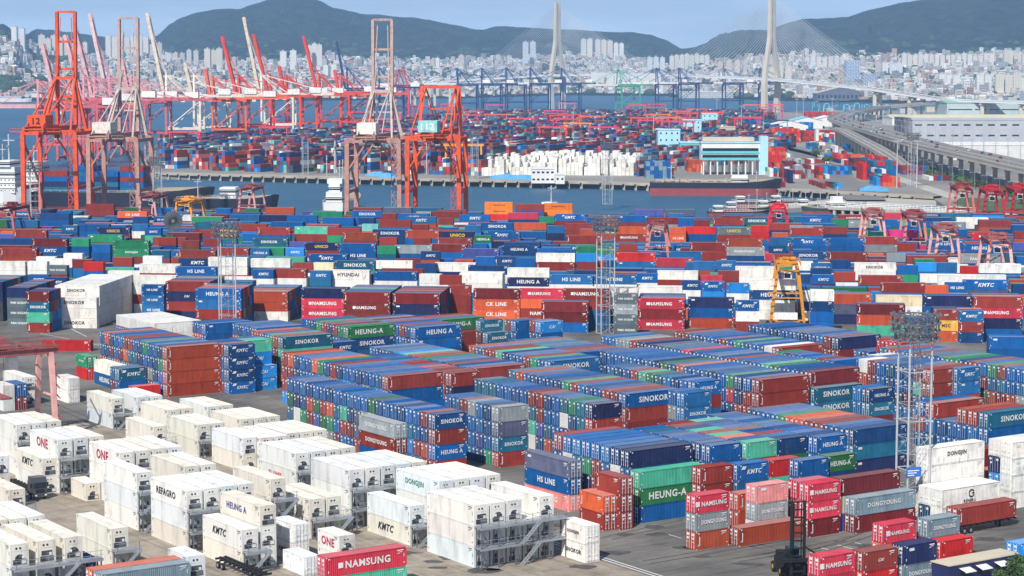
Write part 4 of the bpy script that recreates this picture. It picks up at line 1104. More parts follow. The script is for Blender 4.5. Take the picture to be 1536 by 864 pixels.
# tree clumps among the houses
TM = MB(); tr = random.Random(9)
for _ in range(2600):
    px = tr.uniform(-120, 1660); ds = lerp(SHORE, px); dr = lerp(RIDGE, px); dt = ds + (dr - ds) * .52
    d = ds + 40 + (dt - ds + 600) * tr.random(); x = (px - 768) / FPX * d; g = mathutils.noise.noise((x * .0045, d * .0028, 7))
    if g < .12 and tr.random() > .25: continue
    z = city_ground(x, d); r = tr.uniform(8, 22); hh = tr.uniform(6, 15); n = 7; k = len(TM.v)
    ring = []
    for lv, (rr_, zz) in enumerate(((1.0, 0), (.95, .45), (.55, .85))):
        for i in range(n):
            t = 2 * math.pi * i / n; q = rr_ * r * tr.uniform(.75, 1.15); TM.v.append((x + q * math.cos(t), d + q * math.sin(t) * .7, z - 2 + (hh + 2) * zz * tr.uniform(.85, 1.1)))
    TM.v.append((x, d, z + hh))
    for lv in range(2):
        for i in range(n):
            a = k + lv * n + i; b2 = k + lv * n + (i + 1) % n; TM.f.append((a, b2, b2 + n, a + n)); TM.m.append(0); TM.c.append(None)
    for i in range(n): TM.f.append((k + 2 * n + i, k + 2 * n + (i + 1) % n, k + 3 * n)); TM.m.append(0); TM.c.append(None)
M_LEAF = flat('tree_foliage', (.035, .07, .025), 1.0, 0, .5, .05)
tag(TM.build('hillside_trees', M_LEAF), 'dark green clumps of trees scattered between the hillside houses', 'trees', kind='stuff')
# apartment towers, each an object of its own
def tower_material(name, base, win, bw=3.2, rh=2.9, frac=.4):
    m, nt, b = nodemat(name); tc = nt.nodes.new('ShaderNodeTexCoord'); sp = nt.nodes.new('ShaderNodeSeparateXYZ'); nt.links.new(tc.outputs['Object'], sp.inputs[0])
    ad = nt.nodes.new('ShaderNodeMath'); ad.operation = 'ADD'; nt.links.new(sp.outputs[0], ad.inputs[0]); nt.links.new(sp.outputs[1], ad.inputs[1])
    cb = nt.nodes.new('ShaderNodeCombineXYZ'); nt.links.new(ad.outputs[0], cb.inputs[0]); nt.links.new(sp.outputs[2], cb.inputs[1])
    bk = nt.nodes.new('ShaderNodeTexBrick'); bk.offset = 0; bk.inputs['Scale'].default_value = 1; bk.inputs['Brick Width'].default_value = bw; bk.inputs['Row Height'].default_value = rh; bk.inputs['Mortar Size'].default_value = frac * rh
    bk.inputs['Mortar Smooth'].default_value = 0
    bk.inputs['Color1'].default_value = (*win, 1); bk.inputs['Color2'].default_value = (*tuple(q * 1.5 for q in win), 1)
    oi = nt.nodes.new('ShaderNodeObjectInfo'); nt.links.new(oi.outputs['Color'], bk.inputs['Mortar']); nt.links.new(cb.outputs[0], bk.inputs['Vector'])
    nt.links.new(bk.outputs[0], b.inputs['Base Color']); b.inputs['Roughness'].default_value = .7
    return m
M_TOWER = tower_material('tower_windows', (.7, .7, .7), (.16, .19, .23), 3.4, 3.0, .30)
M_TGLASS = tower_material('glass_facade', (.2, .3, .4), (.05, .13, .28), 4.0, 3.4, .12)
M_ROOFT = flat('roof_felt', (.5, .5, .48), .9)
def unit_tower(mats, w, d, h):
    mb = MB(); z0 = -12
    mb.box(0, 0, z0, w, d, h, 0, skip='bt'); mb.box(.3, .3, h - .6, w - .3, d - .3, h + .0, 1, skip='b')
    mb.box(0, 0, h, w, .3, h + 1, 1); mb.box(0, d - .3, h, w, d, h + 1, 1); mb.box(0, .3, h, .3, d - .3, h + 1, 1); mb.box(w - .3, .3, h, w, d - .3, h + 1, 1)
    mb.box(w * .35, d * .3, h, w * .6, d * .8, h + 5, 1)
    return mb.mesh('apartment_tower', mats)
TCOL = [srgb(h) for h in ('#d6d1c4', '#cfc6b2', '#dddad2', '#bfbbb2', '#b8b1a1', '#d0b9a6', '#c9d0d4')]
TLIST = []   # (px, ytop, wpx, base distance fraction, colour, kind)
def frac_for(px, yb):
    ds = lerp(SHORE, px); dt = ds + (lerp(RIDGE, px) - ds) * .52
    for k in range(101):
        d = ds + (dt - ds) * k / 100
        if 104 - (ground_h(px, d) - 68) * FPX / d <= yb: return k / 100
    return 1.0
HPX = {22: 17, 62: 25, 162: 33, 309: 35, 422: 33, 462: 38, 784: 38, 340: 24, 1267: 36, 970: 28, 1462: 28, 1490: 32, 1140: 34, 640: 16, 1292: 24}
def cluster(x0, x1, yt, n, wpx, f=.5, col=None, jit=3, kind='t'):
    f = min(1.0, frac_for((x0 + x1) / 2, yt + HPX.get(x0, 21)))
    for i in range(n):
        px = x0 + (x1 - x0 - wpx) * (i / max(1, n - 1)) if n > 1 else x0
        TLIST.append((px, yt + CR.uniform(-jit, jit), wpx, f + CR.uniform(-.05, .03), col if col is not None else CR.randrange(len(TCOL)), kind))
cluster(22, 42, 44, 2, 8, .7); cluster(62, 108, 56, 5, 9, .6, 1); cluster(110, 135, 62, 3, 7, .6); cluster(162, 226, 52, 7, 8, .55, 0, 5); cluster(228, 246, 65, 2, 8, .5)
cluster(252, 300, 78, 5, 7, .5); cluster(309, 336, 74, 3, 9, .35, 1); cluster(340, 356, 84, 2, 6, .4); cluster(422, 446, 77, 2, 9, .3, 2, 2); cluster(462, 484, 68, 3, 7, .35, 0, 2); cluster(486, 506, 98, 2, 8, .1, 2)
cluster(640, 660, 88, 3, 6, .6); cluster(688, 700, 86, 1, 8, .5); cluster(784, 804, 64, 2, 9, .18, 6, 1); cluster(871, 888, 60, 2, 8, .6, 0, 1); cluster(892, 918, 61, 3, 8, .6, 1, 1); cluster(920, 934, 65, 2, 6, .6, 2, 1); cluster(970, 996, 86, 3, 7, .25, 6, 1)
cluster(1003, 1062, 83, 8, 6.5, .5, 0, 1.5); cluster(1075, 1120, 92, 4, 7, .5); cluster(886, 990, 110, 9, 11, .02, 2, 2); cluster(1066, 1100, 108, 3, 9, .05, 2, 2); cluster(1267, 1290, 91, 1, 20, .10, 6, 0, 'g'); cluster(1292, 1312, 111, 1, 20, .05, 3, 0, 'g')
cluster(1140, 1185, 100, 4, 9, .15, 1); cluster(1130, 1160, 84, 3, 8, .5, 4); cluster(1205, 1265, 84, 7, 7, .4, 0); cluster(1350, 1487, 82, 17, 7, .45, 0, 2); cluster(1495, 1536, 80, 6, 7, .45, 1, 3); cluster(1462, 1484, 112, 2, 10, .06, 2, 0); cluster(1490, 1528, 112, 3, 12, .04, 1, 1)
cluster(1528, 1560, 120, 2, 12, .04); cluster(1406, 1436, 112, 3, 9, .08, 2); cluster(1310, 1350, 96, 4, 8, .3)
while len(TLIST) < 292:
    px = CR.uniform(-20, 1556); f = CR.uniform(.03, .75)
    ds = lerp(SHORE, px); dr = lerp(RIDGE, px); d = ds + (dr - ds) * .52 * f; zg = ground_h(px, d); hh = CR.uniform(11, 20)
    yt = 104 - (zg + hh - 68) * FPX / d; TLIST.append((px, yt, CR.uniform(4, 8), f, CR.randrange(len(TCOL)), 't'))
TMESH = {}
tw = []
for (px, yt, wpx, f, ci, kd) in TLIST:
    ds = lerp(SHORE, px); dr = lerp(RIDGE, px); d = ds + 40 + (dr - ds) * .52 * max(0, f)
    zg = ground_h(px, d); ztop = 68 + (104 - yt) * d / FPX; hh = max(14, ztop - zg); w = wpx * d / FPX
    wq = round(w / 3) * 3; hq = round(hh / 3) * 3; key = (wq, hq, kd)
    if key not in TMESH: TMESH[key] = unit_tower([M_TGLASS if kd == 'g' else M_TOWER, M_ROOFT], wq, 12 if kd == 't' else 24, hq)
    x = (px - 768) / FPX * d
    o = obj('apartment_tower' if kd == 't' else 'office_tower', TMESH[key], None, (x, d, ztop - hq if ztop - hq < zg + 6 else zg), CR.uniform(-.25, .1), TCOL[ci]); tw.append((px, yt, hh, ci, kd, o, f))
tw.sort(key=lambda a: a[0])
tg = {}
for t in tw:
    px, yt, hh, ci, kd, o, f = t
    near = ('above the waterfront' if f < .2 else 'in the middle of the slope' if f < .5 else 'high on the slope')
    hl = 'below the wooded knoll' if px < 240 else 'below the domed hill' if px < 520 else 'below the long ridge' if px < 1020 else 'below the broad mountain'
    szw = 'tall' if hh > 60 else 'mid-height' if hh > 35 else 'low'
    cw = ['cream', 'tan', 'white', 'pale grey', 'beige', 'pinkish', 'bluish white'][ci] if kd == 't' else ['', '', '', 'dark glass', '', '', 'blue glass'][ci]
    tg.setdefault('%s %s %s block %s %s' % (szw, cw, 'apartment' if kd == 't' else 'office', near, hl), []).append(o)
for k, os_ in tg.items():
    for i, o in enumerate(os_):
        kk = k if len(os_) == 1 else k.replace(' block ', ' block, %s from left, ' % ordinal(i))
        w_ = kk.split()
        tag(o, ' '.join(w_[:16]), 'building', 'apartment and office blocks of the city')
# ================================================================== cable stayed bridge and viaduct
M_BRC = flat('bridge_concrete', (.56, .51, .42), .8, 0, .15, .03)
M_DECK = flat('bridge_deck_white', (.66, .67, .67), .7, 0, .1, .05)
M_CABLE = flat('cable_sheath', (.50, .53, .56), .5)
M_ROAD = flat('road_asphalt', (.19, .185, .175), .9, 0, .25, .05)
def bridge():
    rt = empty('cable_stayed_bridge', (0, 0, 0), 0, 'white cable-stayed bridge with two tall concrete pylons crossing behind the terminal', 'bridge')
    A0 = Vector((81, 3850, 0)); B0 = Vector((411, 3400, 0)); ax = (B0 - A0).normalized(); tr_ = Vector((-ax.y, ax.x, 0))
    if tr_.x < 0: tr_ = -tr_
    def dz(t):      # deck height along the axis, t metres from the left pylon
        return lerp([(-900, 10), (-320, 46), (0, 58), (280, 60), (558, 53), (770, 40), (930, 24), (1100, 22)], t)
    dk = MB(); rl = MB(); st = list(range(-620, 1101, 20))
    for a, b2 in zip(st[:-1], st[1:]):
        p = A0 + ax * a; q = A0 + ax * b2
        for s0, s1, z0, z1 in ((-11, 11, -2.4, 0),):
            pts = [p + tr_ * s0, p + tr_ * s1, q + tr_ * s1, q + tr_ * s0]; hz = [dz(a), dz(a), dz(b2), dz(b2)]
            dk.quad([(c.x, c.y, h) for c, h in zip(pts, hz)], 1); dk.quad([(c.x, c.y, h - 2.4) for c, h in zip(pts, hz)][::-1])
            for i, j in ((0, 3), (2, 1)): dk.quad([(pts[i].x, pts[i].y, hz[i] - 2.4), (pts[j].x, pts[j].y, hz[j] - 2.4), (pts[j].x, pts[j].y, hz[j]), (pts[i].x, pts[i].y, hz[i])])
        for s0 in (-10.6, 10.6):
            for hh in (.9,): rl.bar((p + tr_ * s0) + Vector((0, 0, dz(a) + hh)), (q + tr_ * s0) + Vector((0, 0, dz(b2) + hh)), .35, .9)
    dk.build('deck', [M_DECK, M_ROAD], rt); rl.build('railing', M_DECK, rt)
    for base, t0 in ((A0, 0), (B0, 558.0)):
        p = MB(); sec = [(-3, 13.0, 11.0), (45, 14.5, 9.0), (66, 12.5, 8.5), (118, 4.2, 7.0), (188, 3.6, 5.6)]
        for sg in (-1, 1):
            for (z0, o0, w0), (z1, o1, w1) in zip(sec[:-1], sec[1:]):
                n = len(p.v)
                for z, o_, w_ in ((z0, o0, w0), (z1, o1, w1)):
                    for a, b2 in ((-1, -1), (1, -1), (1, 1), (-1, 1)):
                        c = base + tr_ * (sg * o_ + a * w_ / 2 * .62) + ax * (b2 * w_ / 2); p.v.append((c.x, c.y, z))
                for f in ((0, 1, 5, 4), (1, 2, 6, 5), (2, 3, 7, 6), (3, 0, 4, 7)): p.f.append(tuple(n + i for i in f)); p.m.append(0); p.c.append(None)
        p.bar(base - tr_ * 14 + Vector((0, 0, 52)), base + tr_ * 14 + Vector((0, 0, 52)), 5, 4)
        for zz in (120, 150, 186): p.bar(base - tr_ * 3.4 + Vector((0, 0, zz)), base + tr_ * 3.4 + Vector((0, 0, zz)), 3.5, 5)
        p.build('pylon', M_BRC, rt)
        c = MB()
        for k in range(1, 23):
            za = 112 + k * 3.2
            for sg in (-1, 1):
                t = t0 + sg * (14 + k * 11.6)
                for sd in (-1, 1): c.bar(base + tr_ * (sd * 2.5) + Vector((0, 0, za)), A0 + ax * t + tr_ * (sd * 10.5) + Vector((0, 0, dz(t))), .32)
        c.build('stay_cables', M_CABLE, rt)
    for t in (-330, -400, -470, -540, -610, 790, 860, 930, 1000, 1070):
        p = MB(); c = A0 + ax * t; zz = dz(t) - 2.5
        for sd in (-6, 6): p.bar(c + tr_ * sd + Vector((0, 0, -4)), c + tr_ * sd + Vector((0, 0, zz - 3)), 5, 4)
        p.bar(c - tr_ * 10 + Vector((0, 0, zz - 1.6)), c + tr_ * 10 + Vector((0, 0, zz - 1.6)), 4, 3.2); p.build('pier', M_BRC, rt)
bridge()
def road_deck(name, pts, w, thick, label, cat, pier=None, lamps=None):
    rt = empty(name, (0, 0, 0), 0, label, cat); d = MB(); b2 = MB(); pr = MB(); n = len(pts); L_ = []; R_ = []
    for i, p in enumerate(pts):
        p = Vector(p); a = Vector(pts[max(0, i - 1)]); c = Vector(pts[min(n - 1, i + 1)]); t = (c - a); t.z = 0; t.normalize(); s = Vector((-t.y, t.x, 0))
        L_.append(p + s * w / 2); R_.append(p - s * w / 2)
    for i in range(n - 1):
        d.quad([L_[i], R_[i], R_[i + 1], L_[i + 1]][::-1], 0)
        dn = Vector((0, 0, -thick))
        for Q in (L_, R_): d.quad([Q[i], Q[i + 1], Q[i + 1] + dn, Q[i] + dn], 1)
        d.quad([L_[i] + dn, R_[i] + dn, R_[i + 1] + dn, L_[i + 1] + dn], 1)
        for Q in (L_, R_): b2.bar(Q[i] + Vector((0, 0, .55)), Q[i + 1] + Vector((0, 0, .55)), .4, 1.1)
        C0 = (L_[i] + R_[i]) / 2 + Vector((0, 0, .4)); C1 = (L_[i + 1] + R_[i + 1]) / 2 + Vector((0, 0, .4)); b2.bar(C0, C1, .5, .8)
        for f in (.25, .75):
            a = L_[i] * f + R_[i] * (1 - f); c = L_[i + 1] * f + R_[i + 1] * (1 - f); sd = (L_[i] - R_[i]).normalized() * .12; up = Vector((0, 0, .02))
            pr.quad([a - sd + up, c - sd + up, c + sd + up, a + sd + up])
    d.build('deck', [M_ROAD, M_BRC], rt); b2.build('barrier', M_BRC, rt); pr.build('lane_line', M_WHITE, rt)
    if pier:
        acc = 0; last = Vector(pts[0])
        for i in range(n - 1):
            a = Vector(pts[i]); c = Vector(pts[i + 1]); Ln = (c - a).length; k = int(Ln // pier)
            for j in range(k):
                q = a + (c - a) * ((j + .5) / k); t = (c - a).normalized(); s = Vector((-t.y, t.x, 0))
                if q.z < 5: continue
                m_ = MB(); zt = q.z - thick; m_.cyl((q.x, q.y, 0), (q.x, q.y, zt - 1.5), 1.5, 10); m_.bar(Vector((q.x, q.y, zt - .8)) - s * w * .42, Vector((q.x, q.y, zt - .8)) + s * w * .42, 2.0, 1.6); m_.build('pier', M_BRC, rt)
    return rt
HW = [(275, 900, 15), (279, 1050, 15), (283, 1170, 15), (288, 1320, 15), (293, 1475, 15), (304, 1680, 15), (319, 1884, 15), (340, 2147, 14), (372, 2450, 12), (430, 2750, 12), (520, 3000, 16), (600, 3080, 20)]
road_deck('elevated_highway', HW, 22, 2.2, 'long elevated highway on round piers running beside the terminal', 'viaduct', 32)
road_deck('highway_ramp', [(262, 1420, 2), (268, 1500, 6), (272, 1600, 10), (278, 1720, 13), (288, 1850, 14.9), (296, 1960, 14.9)], 10, 1.5, 'narrow sloping ramp leaving the elevated highway towards the port gate', 'ramp', 30)
M_GRASS = flat('grass_bank', (.075, .12, .045), 1.0, 0, .4, .08)
M_PALE = flat('pale_pavement', (.44, .42, .36), .9, 0, .2, .05)
add_sheet('side_road', [(228, 1000), (238, 1000), (246, 1300), (252, 1500), (246, 1750), (240, 1980), (228, 1980), (236, 1750), (241, 1500), (236, 1300)], .02, M_PALE)
add_sheet('port_road', PX((1180, 222), (1205, 222), (1275, 262), (1330, 300), (1270, 300), (1215, 262)), .02, M_ROAD)
add_sheet('grass', PX((1440, 296), (1536, 300), (1700, 306), (1700, 330), (1536, 322), (1470, 316), (1430, 306)), .03, M_GRASS)['kind'] = 'structure'
# street lamps
def lamp_proto(h=11):
    rt = empty('street_lamp', (0, 0, -500)); p = MB(); p.cyl((0, 0, 0), (0, 0, h), .16, 6, r2=.1); a = MB()
    a.bar((-2.2, 0, h + .2), (2.2, 0, h + .2), .12); a.bar((0, 0, h), (-2.2, 0, h + .2), .1)
    hd = MB(); hd.box(-2.9, -.18, h + .12, -2.1, .18, h + .28)
    hd2 = MB(); hd2.box(2.1, -.18, h + .12, 2.9, .18, h + .28)
    p.build('pole', M_GALV, rt); a.build('arm', M_GALV, rt); hd.build('lamp_head', M_WHITE, rt); hd2.build('lamp_head', M_WHITE, rt); return rt
LP = lamp_proto(); first = True; li = 0
def along(pts, step):
    out = []
    for a, b2 in zip(pts[:-1], pts[1:]):
        a = Vector(a); b2 = Vector(b2); n = max(1, int((b2 - a).length // step))
        for k in range(n): out.append(a + (b2 - a) * (k / n))
    return out
for q in along(HW[2:10], 36):
    for off, nm in ((10.9, 'far'), (-10.9, 'near')):
        o = LP if first else copy_tree(LP); first = False; o.location = (q.x + off, q.y, q.z)
        tag(o, '%s lamp from the nearest on the %s edge of elevated highway' % (ordinal(li // 2), 'outer' if off > 0 else 'harbour'), 'street lamp', 'street lamps along the highway'); li += 1
li = 0
for q in along([(254, 1050, 0), (258, 1250, 0), (262, 1480, 0)], 30):
    o = copy_tree(LP); o.location = q; tag(o, '%s lamp from the nearest below the highway beside the hedge' % ordinal(li), 'street lamp', 'street lamps below the highway'); li += 1
# hedge and trees below the highway
def leafy(name, base, r, h, n, seed, mat, label, cat, group=None, trunk=True, leaf=.5):
    rt = empty(name, base, 0, label, cat, group); g = random.Random(seed)
    if trunk:
        t = MB(); t.cyl((0, 0, -.2), (0, 0, h * .45), r * .09, 7, r2=r * .05)
        for k in range(5):
            a = g.uniform(0, 6.28); t.cyl((0, 0, h * g.uniform(.25, .45)), (math.cos(a) * r * .6, math.sin(a) * r * .6, h * g.uniform(.55, .8)), r * .04, 5, r2=r * .015)
        t.build('trunk', M_BARK, rt)
    c = MB(); cl = [(g.uniform(-.6, .6) * r, g.uniform(-.6, .6) * r, h * g.uniform(.45, .88), r * g.uniform(.28, .5)) for _ in range(9)]
    for _ in range(n):
        x, y, z, q = g.choice(cl); d = Vector((g.gauss(0, 1), g.gauss(0, 1), g.gauss(0, .8))).normalized() * q * g.uniform(.5, 1.1); p = Vector((x, y, z)) + d
        a = Vector((g.gauss(0, 1), g.gauss(0, 1), g.gauss(0, 1))).normalized(); b2 = a.cross(Vector((g.gauss(0, 1), g.gauss(0, 1), g.gauss(0, 1)))).normalized(); s = leaf * g.uniform(.6, 1.3)
        c.quad([p - a * s, p + b2 * s * .5, p + a * s, p - b2 * s * .5])
    c.build('crown', mat, rt); return rt
M_BARK = flat('bark', (.10, .07, .05), .9)
M_LEAF2 = flat('broad_leaves', (.07, .13, .035), .8, 0, .5, .6)
hb = MB(); g = random.Random(4)
for q in along([(266, 960, 0), (270, 1150, 0), (273, 1350, 0), (262, 1480, 0)], 1.1):
    for _ in range(9):
        p = q + Vector((g.uniform(-4, 4), g.uniform(-1, 1), g.uniform(.3, 3.2))); a = Vector((g.gauss(0, 1), g.gauss(0, 1), g.gauss(0, 1))).normalized(); b2 = a.cross(Vector((g.gauss(0, 1), g.gauss(0, 1), 1))).normalized()
        s = g.uniform(.6, 1.3); hb.quad([p - a * s, p + b2 * s * .6, p + a * s, p - b2 * s * .6])
tag(hb.build('hedge', M_LEAF2), 'long dark green hedge running below the elevated highway', 'hedge')
for i, (px, py, r, h) in enumerate([(1478, 296, 3.2, 7), (1512, 302, 3.4, 8), (1532, 306, 3.5, 8), (1463, 284, 2.8, 6), (1397, 262, 3, 6), (1352, 212, 5, 9), (1340, 214, 5, 8), (1478, 206, 6, 9), (1512, 208, 7, 8), (1530, 208, 6, 8), (1145, 232, 5, 7), (1225, 236, 6, 7), (1240, 246, 5, 6)]):
    leafy('tree', P(px, py, 0), r, h, 260, 50 + i, M_LEAF2, '%s small green tree counted from the west among the trees around the highway' % ordinal([1145, 1225, 1240, 1340, 1352, 1397, 1463, 1478, 1479, 1512, 1513, 1530, 1532].index(px) if px in (1145, 1225, 1240, 1340, 1352, 1397, 1463) else [1478, 1512, 1532, 0, 0, 0, 0, 0].index(px) + 7 if i < 3 else 10 + i - 7), 'tree', 'trees around the highway', leaf=.9)
# ================================================================== port and city buildings
def pbuilding(name, px0, px1, ybase, ztop, depth, wall, roof, label, cat='building', rot=0.0, win=None, roofkind='flat', extra=None, gf=.05):
    """building whose front base runs from px0 to px1 at photo row ybase; win = (rows, cols, w, h)"""
    p = P(px0, ybase, 0); q = P(px1, ybase, 0); w = (q - p).length
    rt = empty(name, p, rot, label, cat)
    b2 = MB(); b2.box(0, 0, 0, w, depth, ztop, skip='bt'); b2.build('wall', wall, rt)
    r = MB()
    if roofkind == 'flat': r.box(-.3, -.3, ztop, w + .3, depth + .3, ztop + .8)
    elif roofkind == 'gable':
        hh = depth * gf; r.quad([(-.6, -.6, ztop), (w + .6, -.6, ztop), (w + .6, depth / 2, ztop + hh), (-.6, depth / 2, ztop + hh)]); r.quad([(w + .6, depth + .6, ztop), (-.6, depth + .6, ztop), (-.6, depth / 2, ztop + hh), (w + .6, depth / 2, ztop + hh)])
        r.quad([(-.6, -.6, ztop), (-.6, depth / 2, ztop + hh), (-.6, depth + .6, ztop)]); r.quad([(w + .6, -.6, ztop), (w + .6, depth + .6, ztop), (w + .6, depth / 2, ztop + hh)])
    elif roofkind == 'gablex':
        hh = w * .13; r.quad([(-.6, -.6, ztop), (w / 2, -.6, ztop + hh), (w / 2, depth + .6, ztop + hh), (-.6, depth + .6, ztop)]); r.quad([(w / 2, -.6, ztop + hh), (w + .6, -.6, ztop), (w + .6, depth + .6, ztop), (w / 2, depth + .6, ztop + hh)])
        b3 = MB(); b3.quad([(0, -.01, ztop), (w, -.01, ztop), (w / 2, -.01, ztop + hh)]); b3.build('gable', wall, rt)
    r.build('roof', roof, rt)
    if win:
        rows, cols, ww, wh = win
        for i in range(rows):
            for j in range(cols):
                zz = ztop * (i + .55) / rows; xx = w * (j + .5) / cols
                m_ = MB(); m_.box(xx - ww / 2, -.06, zz - wh / 2, xx + ww / 2, .02, zz + wh / 2); m_.build('window', M_GLASS, rt)
    if extra: extra(rt, w, depth, ztop)
    return rt
M_TEAL = flat('turquoise_wall', srgb('#5fc0c4'), .7, 0, .1, .2); M_LBLUE = flat('pale_blue_wall', srgb('#aedbe4'), .8, 0, .12, .1); M_WWALL = flat('white_wall', (.74, .74, .71), .8, 0, .12, .1)
M_LGREY = flat('light_grey_cladding', srgb('#aeb1b6'), .7, 0, .12, .08); M_GRROOF = flat('green_metal_roof', srgb('#8fb5a4'), .6, 0, .15, .05); M_CRROOF = flat('cream_metal_roof', srgb('#cfc9a8'), .7, 0, .15, .05)
M_BLROOF = flat('sky_blue_roof', srgb('#7fc3da'), .6, 0, .1, .05); M_BEIGE = flat('beige_wall', srgb('#c9bda6'), .8, 0, .15, .1); M_GREYG = flat('grey_green_wall', srgb('#b7c6c2'), .7, 0, .15, .1); M_PURP = flat('dark_slate_wall', srgb('#626270'), .8, 0, .15, .1)
def teal_extra(rt, w, d, zt):
    for z in (zt - 9.5, zt - 5.2):
        b2 = MB(); b2.box(-.4, -.5, z - 1.6, w - 5, .0, z); b2.build('balcony_band', M_TEAL, rt)
        g_ = MB(); g_.box(.5, -.08, z + .01, w - 5.5, .0, z + 1.9); g_.build('window_band', M_GLASS, rt)
    t = MB(); t.box(w - 4.5, -1.2, 0, w + .6, 8, zt + 4.5); t.build('stair_tower', M_LBLUE, rt)
    s = MB(); s.box(1, 3, zt + .8, w - 8, d - 3, zt + 3.6); s.build('roof_house', M_BEIGE, rt)
p_ = P(1052, 262, 0)
def teal_building():
    q = P(1150, 262, 0); w = (q - p_).length; zt = 20.5; d = 16
    rt = empty('terminal_office', p_, 0, 'turquoise and white terminal office on columns behind the tanker', 'building')
    b2 = MB(); b2.box(0, 0, 9.5, w, d, zt); b2.build('wall', M_WWALL, rt)
    for k in range(9):
        c = MB(); c.box(k * (w - 6) / 8 + 1, .3, 0, k * (w - 6) / 8 + 1.8, 1.1, 9.5); c.build('column', M_WWALL, rt)
    for k in range(9):
        c = MB(); c.box(k * (w - 6) / 8 + 1, d - 1.3, 0, k * (w - 6) / 8 + 1.8, d - .5, 9.5); c.build('column', M_WWALL, rt)
    r = MB(); r.box(-.5, -.5, zt, w + .3, d + .5, zt + .6); r.build('roof', M_LBLUE, rt); teal_extra(rt, w, d, zt)
teal_building()
pbuilding('cold_store', 987, 1020, 236, 21, 17, M_LBLUE, M_LBLUE, 'pale blue block with small square windows, nearest of three', win=(4, 4, 1.1, 1.5))
pbuilding('cold_store', 1025, 1052, 210, 19, 17, M_LBLUE, M_LBLUE, 'pale blue windowed block behind the nearest one', win=(4, 3, 1.2, 1.5))
pbuilding('cold_store', 1053, 1076, 197, 19, 17, M_LBLUE, M_LBLUE, 'pale blue windowed block standing farthest back of three', win=(4, 3, 1.3, 1.5))
pbuilding('quay_office', 797, 832, 275, 8.5, 9, M_WWALL, M_WWALL, 'white two-storey house standing on the long quay', win=(2, 5, 1.6, 1.1))
pbuilding('quay_shed', 833, 847, 276, 5.5, 8, M_WWALL, M_WWALL, 'low white annex beside the white quay house', win=(1, 2, 1.2, 1.2))
pbuilding('link_building', 1020, 1051, 238, 12, 14, M_TEAL, M_LBLUE, 'low turquoise link between pale blue block and terminal office', win=(2, 4, 2.0, 1.6))
pbuilding('workshop', 1080, 1103, 208, 11, 18, M_BEIGE, M_BEIGE, 'beige box building behind the turquoise office', win=(1, 3, 1.5, 1.2))
pbuilding('warehouse', 1158, 1212, 199, 8, 40, M_WWALL, M_WWALL, 'white gabled shed behind the red container wall', roofkind='gablex')
pbuilding('warehouse', 1188, 1234, 193, 9, 45, M_WWALL, M_BLROOF, 'sky blue roofed shed beside the white gabled one', roofkind='gablex')
pbuilding('warehouse', 1226, 1262, 190, 9, 45, M_WWALL, M_WWALL, 'small white gabled shed near the highway bend', roofkind='gablex')
pbuilding('logistics_centre', 1368, 1660, 212, 20, 60, M_LGREY, M_LGREY, 'long pale grey logistics hall with two rows of slit windows', 'warehouse', win=(2, 16, 6.5, 1.5))
pbuilding('logistics_annex', 1355, 1366, 211, 21, 50, M_PURP, M_PURP, 'dark slate end block of the grey logistics hall', 'warehouse')
pbuilding('warehouse', 1338, 1700, 188, 9, 70, M_WWALL, M_CRROOF, 'very long shed with cream metal roof', 'warehouse', roofkind='gable')
pbuilding('warehouse', 1420, 1700, 176, 20, 80, M_GREYG, M_GRROOF, 'largest hall with pale green metal roof', 'warehouse', roofkind='gable', win=(1, 7, 34, 1.6))
pbuilding('storage_hall', 1426, 1660, 240, 11, 60, flat('ribbed_white_cladding', (.66, .66, .64), .7, 0, .2, .2), M_WWALL, 'white ribbed storage hall beside the elevated highway', 'warehouse', win=(1, 3, .6, .6))
pbuilding('storage_hall', 1400, 1460, 208, 6, 30, M_WWALL, M_WWALL, 'low white shed between grey hall and ribbed hall', 'warehouse')
pbuilding('ferry_terminal', 1225, 1300, 151, 16, 60, M_PURP, M_BEIGE, 'wide hall with sloping roof across the inlet below the bridge', 'hall', roofkind='gablex', win=(1, 12, 5, 7))
pbuilding('grand_stand', 1020, 1100, 147, 14, 60, M_WWALL, M_WWALL, 'white tiered waterfront hall seen behind the blue quay cranes', 'hall', win=(3, 1, 180, 1.8))
pbuilding('factory', 645, 705, 140, 26, 90, M_LGREY, M_LGREY, 'wide grey-blue factory hall on the far shore', 'factory', win=(1, 3, 12, 6))
pbuilding('silo_house', 1330, 1410, 147, 12, 50, M_BEIGE, M_CRROOF, 'long beige sheds under the bridge approach', 'shed', roofkind='gable')
for i, (px, py, w, h) in enumerate([(1252, 172, 24, 5), (1275, 176, 28, 5), (1300, 180, 30, 6), (1262, 180, 22, 4), (1288, 172, 26, 5), (1312, 170, 22, 5), (1335, 178, 22, 5), (1350, 170, 40, 6), (1390, 168, 24, 8), (1240, 168, 20, 5)]):
    pbuilding('port_shed', px, px + w * .5, py, h, 14, CR.choice([M_WWALL, M_BEIGE, M_LGREY]), CR.choice([M_WWALL, M_BEIGE, M_GRROOF]), '%s small pale shed from the west among the sheds near the highway bend' % ordinal(i), 'shed')
